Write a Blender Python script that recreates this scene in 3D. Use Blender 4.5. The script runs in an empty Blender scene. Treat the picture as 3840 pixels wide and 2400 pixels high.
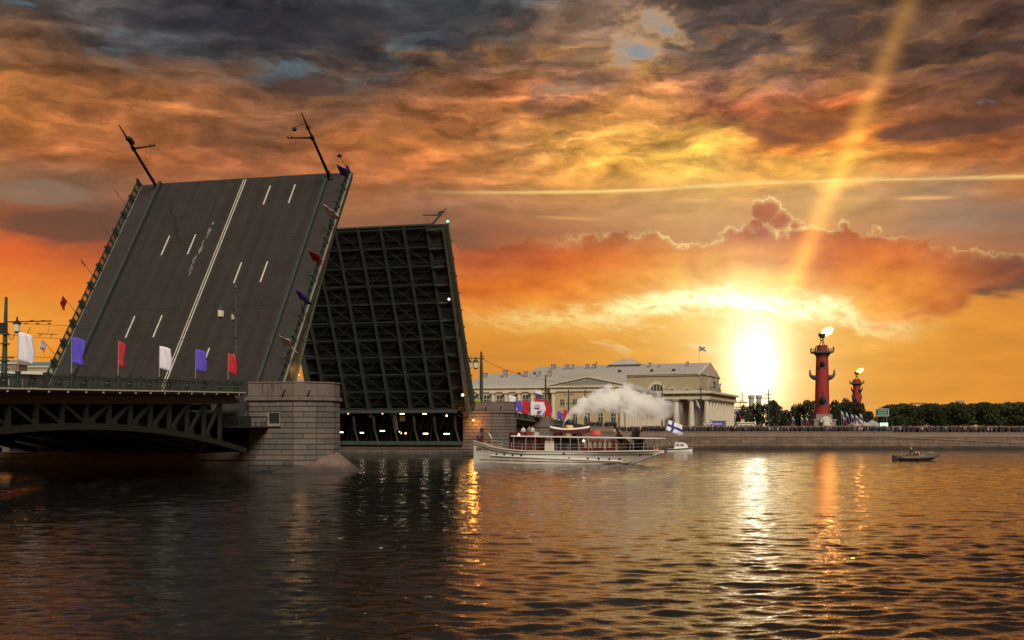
import bpy, bmesh, math, random
import numpy as np
from mathutils import Vector, Matrix
random.seed(7); RNG = np.random.default_rng(11)
sc = bpy.context.scene
COL = sc.collection
R = math.radians

# ------------------------------------------------------------------ camera
EYE = 3.8                    # photographer on the opposite quay, eye height above the water
FPX = 4200.0                 # focal length in pixels of the 3840 px wide photograph
cam_d = bpy.data.cameras.new('camera'); cam = bpy.data.objects.new('camera', cam_d); COL.objects.link(cam)
cam.location = (0, 0, EYE); cam.rotation_euler = (R(90), 0, 0)
cam_d.sensor_width = 36; cam_d.lens = FPX / 3840 * 36
cam_d.shift_y = (1620 - 1200) / 3840
cam_d.clip_end = 9000
sc.camera = cam

def AZ(u): return math.atan((u - 1920) / FPX)
def EL(v, u=1920): return math.atan((1620 - v) / FPX * math.cos(AZ(u)))
def at(u, v, Y): return Vector(((u - 1920) / FPX * Y, Y, EYE + (1620 - v) / FPX * Y))
def lin(c):
    c = c / 255.0
    return c / 12.92 if c <= .04045 else ((c + .055) / 1.055) ** 2.4
def rgb(r, g, b): return (lin(r), lin(g), lin(b), 1.0)

# ------------------------------------------------------------------ node expression helper
class X:
    """wraps a socket so that shader maths can be written as python"""
    def __init__(s, nt, sock): s.nt = nt; s.k = sock
    def _m(s, op, *a, clamp=False):
        n = s.nt.nodes.new('ShaderNodeMath'); n.operation = op; n.use_clamp = clamp
        for i, q in enumerate((s,) + a):
            if isinstance(q, X): s.nt.links.new(q.k, n.inputs[i])
            else: n.inputs[i].default_value = q
        return X(s.nt, n.outputs[0])
    def __add__(s, o): return s._m('ADD', o)
    __radd__ = __add__
    def __sub__(s, o): return s._m('SUBTRACT', o)
    def __rsub__(s, o): return (s * -1.0) + o
    def __mul__(s, o): return s._m('MULTIPLY', o)
    __rmul__ = __mul__
    def __truediv__(s, o): return s._m('DIVIDE', o)
    def abs(s): return s._m('ABSOLUTE')
    def pow(s, p): return s._m('POWER', p)
    def max(s, o): return s._m('MAXIMUM', o)
    def min(s, o): return s._m('MINIMUM', o)
    def exp(s): return s._m('EXPONENT')
    def clamp(s): return s._m('ADD', 0.0, clamp=True)
    def step(s, lo, hi):
        """smooth ramp 0..1 from lo to hi"""
        n = s.nt.nodes.new('ShaderNodeMapRange'); n.interpolation_type = 'SMOOTHSTEP'
        s.nt.links.new(s.k, n.inputs[0])
        for i, q in ((1, lo), (2, hi)):
            if isinstance(q, X): s.nt.links.new(q.k, n.inputs[i])
            else: n.inputs[i].default_value = q
        if not isinstance(lo, X) and not isinstance(hi, X) and lo > hi:
            n.inputs[1].default_value = hi; n.inputs[2].default_value = lo
            n.inputs[3].default_value = 1; n.inputs[4].default_value = 0
        return X(s.nt, n.outputs[0])
    def gauss(s, c, w):
        d = (s - c) / w
        return (d * d * -1.0).exp()
    def bump(s, a, b, f):
        """1 between a and b, soft edges f"""
        return s.step(a - f, a + f) * s.step(b + f, b - f)
    def curve(s, pts):
        """piecewise function through (x, y) points"""
        x0, x1 = pts[0][0], pts[-1][0]; y0 = min(p[1] for p in pts); y1 = max(p[1] for p in pts)
        t = (s - x0) / (x1 - x0)
        n = s.nt.nodes.new('ShaderNodeFloatCurve'); s.nt.links.new(t.k, n.inputs[1])
        c = n.mapping.curves[0]
        q = [((p[0] - x0) / (x1 - x0), (p[1] - y0) / (y1 - y0)) for p in pts]
        c.points[0].location = q[0]; c.points[1].location = q[-1]
        for p in q[1:-1]: c.points.new(*p)
        for p in c.points: p.handle_type = 'AUTO_CLAMPED'
        n.mapping.update()
        return X(s.nt, n.outputs[0]) * (y1 - y0) + y0

def xyz(nt, x, y, z=0.0):
    n = nt.nodes.new('ShaderNodeCombineXYZ')
    for i, q in enumerate((x, y, z)):
        if isinstance(q, X): nt.links.new(q.k, n.inputs[i])
        else: n.inputs[i].default_value = q
    return n.outputs[0]
def noise(nt, vec, scale, detail=6, rough=.55, dist=0.0, out=0):
    n = nt.nodes.new('ShaderNodeTexNoise'); nt.links.new(vec, n.inputs['Vector'])
    n.inputs['Scale'].default_value = scale; n.inputs['Detail'].default_value = detail
    n.inputs['Roughness'].default_value = rough; n.inputs['Distortion'].default_value = dist
    return X(nt, n.outputs[out])
def mix(nt, f, a, b, mode='MIX'):
    n = nt.nodes.new('ShaderNodeMix'); n.data_type = 'RGBA'; n.blend_type = mode; n.clamp_result = False
    for i, q in ((0, f), (6, a), (7, b)):
        if isinstance(q, X): nt.links.new(q.k, n.inputs[i])
        elif isinstance(q, bpy.types.NodeSocket): nt.links.new(q, n.inputs[i])
        else: n.inputs[i].default_value = q
    return n.outputs[2]
def ramp(nt, fac, stops, interp='LINEAR'):
    n = nt.nodes.new('ShaderNodeValToRGB'); nt.links.new(fac.k if isinstance(fac, X) else fac, n.inputs[0])
    cr = n.color_ramp; cr.interpolation = interp
    while len(cr.elements) < len(stops): cr.elements.new(.5)
    for e, (p, c) in zip(cr.elements, stops): e.position = p; e.color = c
    return n.outputs[0]

# ------------------------------------------------------------------ sky
def build_world():
    w = bpy.data.worlds.new('World'); sc.world = w; w.use_nodes = True
    nt = w.node_tree; nt.nodes.clear()
    out = nt.nodes.new('ShaderNodeOutputWorld'); bg = nt.nodes.new('ShaderNodeBackground')
    nt.links.new(bg.outputs[0], out.inputs[0])
    tc = nt.nodes.new('ShaderNodeTexCoord')
    sp = nt.nodes.new('ShaderNodeSeparateXYZ'); nt.links.new(tc.outputs['Generated'], sp.inputs[0])
    x, y, z = (X(nt, sp.outputs[i]) for i in range(3))
    # azimuth (0 = up-river axis, to the right positive) and elevation, in milliradians
    az = x._m('ARCTAN2', y) * 1000.0
    el = z._m('ARCSINE') * 1000.0
    A = lambda u: AZ(u) * 1000
    E = lambda v: EL(v) * 1000
    # soft domain warp so that no edge stays straight
    v1 = xyz(nt, az * .001, el * .0026, 0.0)
    nw = nt.nodes.new('ShaderNodeTexNoise'); nt.links.new(v1, nw.inputs['Vector'])
    nw.inputs['Scale'].default_value = 9; nw.inputs['Detail'].default_value = 5; nw.inputs['Roughness'].default_value = .6
    ws = nt.nodes.new('ShaderNodeSeparateColor'); nt.links.new(nw.outputs[1], ws.inputs[0])
    w1, w2 = X(nt, ws.outputs[0]) - .5, X(nt, ws.outputs[1]) - .5
    hi = el.step(E(1000), E(500))                       # upper deck of cloud is more broken
    aw = az + w1 * (hi * 55 + 20)
    ew = el + w2 * (hi * 30 + 12)
    # large colour masses of the cloud deck: rows of elevation, columns of azimuth
    us = [0, 320, 640, 960, 1280, 1600, 1920, 2160, 2400, 2640, 2880, 3120, 3360, 3600, 3840]
    rows = [      # elevation row, colour far outside the frame, colours across the frame
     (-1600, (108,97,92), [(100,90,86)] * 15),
     (-500, (88,78,76), [(72,66,66),(76,74,78),(66,62,66),(58,56,62),(58,58,64),(70,72,76),(74,70,70),(86,74,68),(88,76,70),(76,64,60),(70,58,54),(62,50,48),(62,50,46),(62,48,44),(58,46,44)]),
     (0,   (80,72,70), [(72,64,60),(84,82,84),(62,58,60),(50,48,52),(52,50,56),(76,80,84),(70,70,72),(95,80,72),(142,110,90),(85,68,62),(75,60,55),(62,48,45),(64,48,44),(70,50,42),(55,42,42)]),
     (130, (92,78,70), [(80,66,56),(90,84,82),(60,56,60),(48,46,52),(62,58,62),(78,76,78),(76,68,62),(140,104,78),(128,108,92),(76,62,58),(84,70,67),(80,62,54),(82,60,48),(92,64,50),(78,55,47)]),
     (240, (104,82,68), [(108,76,54),(72,62,60),(80,82,86),(70,64,64),(66,58,58),(72,60,56),(110,78,58),(150,110,80),(150,118,92),(88,68,60),(105,82,72),(98,70,54),(84,60,50),(86,60,50),(84,58,49)]),
     (330, (120,86,64), [(152,98,58),(112,78,56),(116,82,60),(94,71,59),(80,66,60),(112,76,55),(166,100,62),(150,102,76),(192,126,74),(132,84,62),(150,106,80),(130,80,55),(95,64,53),(86,60,51),(90,62,51)]),
     (440, (140,96,66), [(178,110,60),(162,100,56),(166,102,58),(130,84,56),(124,83,59),(164,99,57),(178,110,63),(194,121,64),(224,152,78),(156,82,48),(146,77,44),(188,96,39),(142,84,52),(92,60,49),(86,58,47)]),
     (550, (150,100,66), [(184,112,58),(174,104,58),(162,98,58),(132,86,59),(178,105,58),(188,112,58),(208,140,77),(226,160,76),(232,166,72),(242,180,72),(170,86,34),(224,126,34),(154,86,44),(128,75,48),(112,65,44)]),
     (650, (150,102,68), [(174,106,61),(172,100,58),(170,98,58),(152,92,59),(172,102,61),(188,112,63),(206,136,74),(226,156,70),(244,176,72),(248,192,82),(242,166,58),(248,180,72),(218,126,53),(178,100,49),(152,82,47)]),
     (770, (150,106,76), [(152,105,74),(142,100,74),(152,96,64),(142,92,65),(168,108,69),(154,105,76),(184,126,84),(198,136,84),(198,146,94),(218,166,94),(204,146,84),(218,170,98),(192,140,94),(168,130,98),(192,120,64)]),
     (880, (165,108,72), [(152,90,60),(112,76,60),(122,80,61),(130,84,62),(150,100,74),(134,90,70),(164,102,70),(184,122,80),(198,142,90),(204,146,88),(200,140,84),(202,142,84),(186,132,90),(164,130,103),(154,112,88)]),
     (1000,(185,112,62), [(230,106,48),(186,92,52),(160,84,50),(150,80,50),(160,86,54),(172,88,50),(194,100,50),(222,118,46),(226,138,56),(236,164,72),(236,168,68),(220,130,52),(222,126,50),(188,118,74),(160,110,80)]),
     (1100,(200,125,64), [(240,132,52),(232,122,48),(222,118,46),(214,112,44),(214,112,42),(222,116,40),(230,130,42),(234,142,48),(240,166,62),(246,190,82),(248,196,86),(234,146,50),(236,146,48),(222,134,54),(206,128,60)]),
     (1200,(205,132,68), [(242,158,58),(234,144,52),(226,136,50),(220,132,48),(220,134,46),(226,146,50),(230,152,54),(234,160,58),(240,174,68),(248,200,96),(252,208,104),(242,178,70),(236,160,56),(230,150,54),(226,144,54)]),
     (1400,(205,134,70), [(242,160,60),(234,148,54),(226,142,52),(220,138,50),(216,136,50),(214,136,50),(216,140,52),(222,146,52),(230,158,56),(240,176,68),(246,190,84),(238,168,58),(230,156,54),(226,148,52),(222,144,52)]),
     (1620,(205,132,68), [(240,158,58),(232,146,52),(224,140,50),(218,136,50),(214,134,48),(212,134,48),(214,138,50),(220,144,50),(228,154,52),(236,168,60),(240,178,70),(234,160,54),(228,152,50),(224,146,50),(220,142,50)]),
    ]
    fa = (aw / (2 * math.pi * 1000)) + .5
    pos = lambda u: AZ(u) / (2 * math.pi) + .5
    def sky_row(far, cs):
        st = [(0.0, rgb(*far)), (pos(-1400), rgb(*[(a * 2 + b) / 3 for a, b in zip(far, cs[0])]))] + [(pos(u), rgb(*c)) for u, c in zip(us, cs)]
        st += [(pos(5200), rgb(*[(a * 2 + b) / 3 for a, b in zip(far, cs[-1])])), (1.0, rgb(*far))]
        return ramp(nt, fa, st, 'LINEAR')
    col = None; prev = None
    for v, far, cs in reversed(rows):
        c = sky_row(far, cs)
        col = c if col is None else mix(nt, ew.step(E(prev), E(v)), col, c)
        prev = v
    # ---- broken texture of the deck
    st1 = xyz(nt, aw * .001, ew * .0030, 1.7)
    n1 = noise(nt, st1, 17, 6, .56, .0)
    n1u = noise(nt, xyz(nt, aw * .001 - .006, (ew + 9.0) * .0030, 1.7), 17, 6, .56, .0)
    n2 = noise(nt, st1, 46, 4, .58, .0)
    streak = noise(nt, xyz(nt, aw * .001, ew * .010, 4.0), 11, 4, .55, .0)
    deck = el.step(E(900), E(640)) * .8 + .2
    lump = az.bump(A(1750), A(3500), 110) * el.bump(E(690), E(230), 20)
    m = (n1 - .5) * 2.1 * deck * hi.max(.3) + (n2 - .5) * (hi * .5 + lump * 1.1) + (streak - .5) * 1.0 * deck + (n1 - n1u) * (hi * .8 + .2 + lump * 1.1 + el.step(E(330), E(180)) * .7) - .05
    col = mix(nt, 1.0, col, xyz(nt, (m * 1.12).exp(), (m * 1.06).exp(), (m * 1.0).exp()), 'MULTIPLY')
    # lit edges of the broken deck, on the sun's side
    sunside = az.gauss(A(2500), 260) * el.bump(E(720), E(120), 22)
    lit = noise(nt, xyz(nt, aw * .001, ew * .0030, 9.0), 22, 5, .55, .15).step(.46, .80)
    col = mix(nt, lit * sunside * .5, col, rgb(250, 168, 80))
    # blue openings
    gap = noise(nt, xyz(nt, aw * .001, ew * .0022, 13.0), 13, 4, .55, .0).step(.55, .74) * el.step(E(420), E(230))
    col = mix(nt, gap * .7 * az.step(A(2900), A(2300)).max(.1), col, rgb(98, 126, 136))
    g2 = (az.gauss(A(2450), 34) * el.gauss(E(130), 24) + az.gauss(A(2360), 26) * el.gauss(E(215), 12))
    cb = noise(nt, xyz(nt, az * .001, el * .0017, 3.0), 34, 5, .6, .0)
    hole = (g2 * .62 + (cb - .5) * 2.6)
    col = mix(nt, hole.step(.20, .75) * .60 * g2.step(.05, .4), col, rgb(226, 172, 112))
    col = mix(nt, hole.step(.42, 1.0) * .72, col, rgb(108, 140, 158))
    # ---- lone dark clouds
    dk = noise(nt, xyz(nt, az * .001, el * .0028, 21.0), 22, 5, .55, .3) - .5
    for (u, v, wu, wv, k, c) in ((230, 905, 46, 17, .8, (110, 74, 58)), (3790, 1085, 62, 17, .95, (106, 72, 58)),
                                 (1650, 930, 40, 22, .55, (128, 86, 62)), (150, 790, 45, 12, .5, (132, 118, 100)),
                                 (1180, 355, 34, 7, .7, (78, 60, 56)), (2080, 400, 34, 10, .6, (84, 62, 54)), (3560, 560, 70, 9, .7, (84, 58, 50)),
                                 (3000, 520, 60, 14, .6, (120, 66, 42)), (1500, 100, 90, 20, .5, (46, 46, 54)), (900, 150, 120, 16, .5, (50, 50, 58))):
        f = (az.gauss(A(u), wu) * el.gauss(E(v), wv) + dk * .9).step(.32, .62)
        col = mix(nt, f * k, col, rgb(*c))
    # ---- contrail and small streaks
    line = az.curve([(A(1000), E(728)), (A(1750), E(723)), (A(2300), E(721)), (A(2700), E(711)), (A(2850), E(708)), (A(3100), E(713)), (A(3400), E(724)), (A(3840), E(750)), (A(4700), E(790))])
    tr = noise(nt, xyz(nt, az * .001, el * .012, 2.0), 18, 5, .6)
    cl = el.gauss(line + (tr - .5) * 3.0, 1.5) * az.bump(A(1900), A(3900), 110) * (tr.step(.30, .62) * .75 + .22)
    col = mix(nt, (cl * 1.1).clamp(), col, rgb(255, 216, 132))
    cg = el.gauss(line + 6, 9.0) * az.bump(A(2150), A(3500), 90) * (tr * .9)
    col = mix(nt, cg * .55, col, rgb(244, 178, 84))
    s2 = el.gauss(E(795) + (az - A(3430)) * -.05, 1.5) * az.bump(A(3370), A(3560), 14) + el.gauss(E(820) + (az - A(2150)) * -.05, 1.4) * az.bump(A(2030), A(2230), 20) * .5
    col = mix(nt, s2 * .8, col, rgb(246, 186, 112))
    # ---- the sunlit cumulus bank
    puffv = xyz(nt, az * .001, el * .0011, 5.0)
    puff = noise(nt, puffv, 46, 5, .6, .0) - .5
    top = az.curve([(A(1250), E(1000)), (A(1680), E(930)), (A(2000), E(905)), (A(2350), E(872)), (A(2480), E(900)), (A(2600), E(925)), (A(2690), E(905)),
                    (A(2740), E(882)), (A(2810), E(874)), (A(2985), E(868)), (A(3100), E(880)),
                    (A(3260), E(905)), (A(3400), E(930)), (A(3600), E(985)), (A(3840), E(1010)), (A(4400), E(1120))])
    bot = az.curve([(A(1250), E(1140)), (A(1680), E(1175)), (A(2000), E(1190)), (A(2300), E(1160)), (A(2450), E(1135)), (A(2700), E(1120)), (A(2900), E(1150)),
                    (A(3100), E(1162)), (A(3200), E(1192)), (A(3320), E(1248)), (A(3450), E(1238)), (A(3600), E(1188)), (A(3840), E(1110)), (A(4400), E(1150))])
    # the knob of the tower leans over to the left
    vo = nt.nodes.new('ShaderNodeTexVoronoi'); vo.feature = 'SMOOTH_F1'; vo.inputs['Scale'].default_value = 62; vo.inputs['Smoothness'].default_value = .25; nt.links.new(puffv, vo.inputs['Vector'])
    fine = noise(nt, puffv, 150, 4, .6) - .5
    caul = (.42 - X(nt, vo.outputs['Distance']))
    dtop = top + puff * 34 + fine * 9 + caul * 6 + (w2 * 8) - el
    for (u_, v_, r_) in ((2882, 812, 46), (2850, 806, 34), (2926, 850, 44), (2978, 872, 26), (2800, 885, 30), (2835, 868, 26), (2745, 895, 30), (3165, 880, 20), (3290, 905, 18)):
        ax_ = az - A(u_); ey_ = el - E(v_); dtop = dtop.max((ax_ * ax_ + ey_ * ey_)._m('SQRT') * -1.0 + r_ / 4.2 + puff * 15 + fine * 5)
    bank = dtop.step(-.6, 1.6)
    edge = noise(nt, xyz(nt, az * .001 + el * .0006, el * .0022, 6.0), 26, 6, .62, .5) - .5
    dbot = el - (bot + edge * 30)
    bank = bank * dbot.step(-5, 7)
    near = az.gauss(A(2830), 175)                       # how close to the sun
    depth = dtop / 70.0
    brow = [(880, [(150,96,70)]*6 + [(150,92,64),(166,100,62),(186,116,66),(190,104,56),(176,88,48),(184,94,50),(192,108,62),(168,120,90),(140,104,86)]),
            (980, [(180,92,52)]*6 + [(184,92,50),(214,104,44),(224,128,52),(238,168,76),(222,140,58),(210,106,40),(220,112,44),(186,112,72),(112,78,66)]),
            (1070,[(216,112,44)]*6 + [(222,116,40),(230,128,44),(240,168,68),(247,200,92),(248,200,92),(224,126,40),(236,144,46),(178,92,48),(98,68,56)]),
            (1150,[(222,120,44)]*6 + [(232,144,52),(234,150,52),(246,184,84),(250,214,120),(252,220,130),(246,186,84),(238,148,50),(196,106,48),(120,80,58)])]
    body = None; prev = None
    for v, cs in reversed(brow):
        c = sky_row((170, 110, 70), cs); body = c if body is None else mix(nt, ew.step(E(prev), E(v)), body, c); prev = v
    ray = noise(nt, xyz(nt, (az - A(2830)) / (el - E(1420)).max(8.0), 0.0, 0.0), 2.2, 3, .5)
    body = mix(nt, ray.step(.40, .66) * .26, body, rgb(204, 96, 36))
    body = mix(nt, depth.step(.16, .0) * .26, body, rgb(160, 84, 52))
    dn = noise(nt, xyz(nt, az * .001, el * .0020, 8.0), 26, 5, .55, .0)
    body = mix(nt, 1.0, body, xyz(nt, dn * 1.0 + .5, dn * 1.5 + .25, dn * 1.5 + .25), 'MULTIPLY')
    col = mix(nt, bank * .95, col, body)
    rim = (dtop.gauss(.6, .9) * .65 + dtop.gauss(2.0, 2.6) * .45) * dn.step(.34, .66) * (near * 1.05 + .06) * az.step(A(1900), A(2350))
    col = mix(nt, rim.clamp() * .85, col, rgb(255, 220, 140))
    # burning lower fringe of the bank
    fr = dbot.gauss(-3, 9 ) * az.bump(A(1750), A(3300), 75)
    ridge = 1.0 - (noise(nt, xyz(nt, az * .001 + el * .0010, el * .0020, 31.0), 34, 5, .62, .6) - .5).abs() * 7.0
    wisp = (edge.step(-.13, .12) * .45 + ridge.clamp() * .85) 
    col = mix(nt, (fr * wisp * (near * .8 + .34)).clamp(), col, rgb(255, 226, 138))
    wi2 = noise(nt, xyz(nt, az * .001 + el * .0012, el * .0022, 15.0), 20, 5, .6, .7).step(.52, .66) * el.bump(E(1320), E(1180), 9) * az.bump(A(2280), A(3300), 50)
    col = mix(nt, wi2 * .75, col, rgb(255, 236, 176))
    # ---- glow round the sun, down to the disc, and one sunbeam through the cloud
    dx = az - A(2835); dy = el - E(1375)
    d2 = dx * dx + dy * dy * .34
    dr = (d2 + 30.0)._m('SQRT')
    glow = (dr / -21.0).exp() * 1.3 + (dr / -75.0).exp() * .10
    hot = (d2 / -(21.0 ** 2)).exp() * 1.0 + ((dx * dx + dy * dy) / -(6.5 ** 2)).exp() * 16.0
    fringe_hot = dbot.gauss(-2, 10) * az.gauss(A(2760), 85) * (ridge.clamp() * .75 + .15)
    g = (glow + hot + fringe_hot)
    col = mix(nt, 1.0, col, xyz(nt, g * 1.0, g * .92, g * .70), 'ADD')
    ax = az - (A(2945) + (el - E(1130)) * .438)
    wd = (el - E(1130)) * .006 + 9.0
    q = ax / wd
    beam = (q * q * -1.1).exp() * (n1 * .9 + .65) * el.step(E(1190), E(1060)) * (el.step(E(-200), E(900)) * .82 + .18)
    col = mix(nt, 1.0, col, xyz(nt, beam * .50, beam * .22, beam * .03), 'ADD')
    # clear-air light of the dome itself
    sky = nt.nodes.new('ShaderNodeTexSky'); sky.sky_type = 'NISHITA'; sky.sun_disc = False
    sky.sun_elevation = R(3.0); sky.sun_rotation = AZ(2835); sky.air_density = 1.2
    col = mix(nt, .0005, col, sky.outputs[0], 'ADD')
    nt.links.new(col, bg.inputs[0]); bg.inputs[1].default_value = 1.0
    w.cycles.sampling_method = 'MANUAL'; w.cycles.sample_map_resolution = 512
build_world()

# ------------------------------------------------------------------ soft daylight on the side that faces the camera
sun_d = bpy.data.lights.new('sun', 'SUN'); sun = bpy.data.objects.new('sun', sun_d); COL.objects.link(sun)
sun_d.energy = 3.4; sun_d.angle = R(25); sun_d.color = (1.0, .93, .82)
SUN_FROM = Vector((.22, -.80, .66)).normalized()
sun.rotation_euler = (-SUN_FROM).to_track_quat('-Z', 'Y').to_euler()
sun.location = (0, -20, 60)

sc.view_settings.view_transform = 'Standard'; sc.view_settings.look = 'None'
sc.view_settings.exposure = 0; sc.view_settings.gamma = 1
sc.render.engine = 'CYCLES'
sc.cycles.use_denoising = True
sc.cycles.max_bounces = 10; sc.cycles.diffuse_bounces = 3; sc.cycles.glossy_bounces = 3; sc.cycles.volume_bounces = 10; sc.cycles.transparent_max_bounces = 8
sc.cycles.caustics_reflective = False; sc.cycles.caustics_refractive = False
sc.cycles.sample_clamp_indirect = 12
# ------------------------------------------------------------------ materials
MATS = {}
def pmat(name, base, rough=.7, var=.18, scale=1.5, metal=0.0, bump=0.0, bscale=None, tint=None, spec=.5, streak=0.0, damp=False):
    """principled material with grain, blotches and (optionally) vertical weather streaks, in world space"""
    if name in MATS: return MATS[name]
    m = bpy.data.materials.new(name); m.use_nodes = True; nt = m.node_tree
    b = nt.nodes['Principled BSDF']
    b.inputs['Roughness'].default_value = rough; b.inputs['Metallic'].default_value = metal
    b.inputs['Specular IOR Level'].default_value = spec
    g = nt.nodes.new('ShaderNodeNewGeometry'); P = g.outputs['Position']
    n1 = noise(nt, P, scale, 5, .6); n2 = noise(nt, P, scale * 7.3, 3, .6)
    f = (n1 - .5) * (2.2 * var) + (n2 - .5) * (1.2 * var) + 1.0
    if streak:
        mp = nt.nodes.new('ShaderNodeMapping'); nt.links.new(P, mp.inputs[0]); mp.inputs['Scale'].default_value = (3.2, 3.2, .22)
        f = f * (1.0 - noise(nt, mp.outputs[0], 1.0, 4, .6).step(.5, .72) * streak)
    c = mix(nt, 1.0, (*base, 1), xyz(nt, f, f, f), 'MULTIPLY')
    if tint: c = mix(nt, noise(nt, P, scale * .37, 4, .6).step(.42, .66) * .75, c, (*tint, 1))
    if damp:                                                     # dark tide line left by the river
        sp = nt.nodes.new('ShaderNodeSeparateXYZ'); nt.links.new(P, sp.inputs[0]); z = X(nt, sp.outputs[2])
        c = mix(nt, (z + (n1 - .5) * 1.3 + (n2 - .5) * .5).step(1.1, .15) * .8, c, (.022, .019, .012, 1))
    nt.links.new(c, b.inputs['Base Color'])
    if bump:
        bn = nt.nodes.new('ShaderNodeBump'); bn.inputs['Strength'].default_value = bump; bn.inputs['Distance'].default_value = .03
        h = noise(nt, P, bscale or scale * 6, 5, .6); nt.links.new(h.k, bn.inputs['Height']); nt.links.new(bn.outputs[0], b.inputs['Normal'])
    MATS[name] = m; return m
def emat(name, color, strength):
    if name in MATS: return MATS[name]
    m = bpy.data.materials.new(name); m.use_nodes = True; nt = m.node_tree; b = nt.nodes['Principled BSDF']
    b.inputs['Base Color'].default_value = (.8, .8, .8, 1)
    b.inputs['Emission Color'].default_value = (*color, 1); b.inputs['Emission Strength'].default_value = strength
    MATS[name] = m; return m

M_asph   = pmat('asphalt', (.030, .025, .020), .85, .22, .55, bump=.3, bscale=9, spec=.3)
M_walk   = pmat('sidewalk_asphalt', (.034, .029, .025), .85, .2, .8, bump=.3, bscale=9, spec=.3)
M_paint  = pmat('road_paint', (.50, .46, .38), .7, .25, 3)
M_worn   = pmat('worn_paint', (.17, .155, .13), .8, .5, 4)
M_green  = pmat('green_iron', (.030, .046, .036), .55, .25, 1.3, spec=.4)
M_greenl = pmat('grey_green_steel', (.032, .040, .030), .6, .25, .9, spec=.4)
M_dsteel = pmat('dark_steel', (.020, .022, .018), .6, .3, 1.2, spec=.35)
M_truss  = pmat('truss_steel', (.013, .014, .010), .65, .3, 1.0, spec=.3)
M_dbrick = pmat('dark_brick', (.045, .036, .028), .9, .2, .4)
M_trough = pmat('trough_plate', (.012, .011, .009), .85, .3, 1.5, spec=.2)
M_ledge  = pmat('ledge_stone', (.46, .42, .32), .75, .2, 2)
M_gran   = pmat('pier_granite', (.112, .092, .072), .85, .26, .9, bump=.6, bscale=8, tint=(.130, .102, .080), streak=.35, damp=True)
M_granl  = pmat('parapet_granite', (.135, .104, .082), .85, .26, .8, bump=.5, bscale=8, tint=(.12, .09, .07), streak=.5)
M_grand  = pmat('joint_mortar', (.045, .038, .030), .9, .2, 2)
M_skirt  = pmat('pink_granite', (.15, .096, .072), .85, .35, .6, bump=.8, bscale=4, tint=(.105, .068, .050), streak=.35, damp=True)
M_black  = pmat('black_paint', (.012, .012, .012), .5, .2, 3)
M_white  = pmat('white_paint', (.78, .75, .68), .45, .07, .8)
M_offw   = pmat('aged_white', (.66, .60, .48), .6, .12, .7)
M_redw   = pmat('mahogany', (.095, .018, .010), .45, .25, 1.5)
M_chrome = pmat('bare_metal', (.45, .45, .43), .35, .1, 3, metal=.7)
M_glassd = pmat('dark_glass', (.025, .028, .030), .12, .1, 1)
M_lant   = pmat('lantern_glass', (.62, .60, .42), .3, .08, 4)
M_rope   = pmat('cable', (.03, .028, .024), .7, .1, 3)
M_skin   = pmat('skin', (.30, .18, .12), .6, .1, 5)

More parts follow.
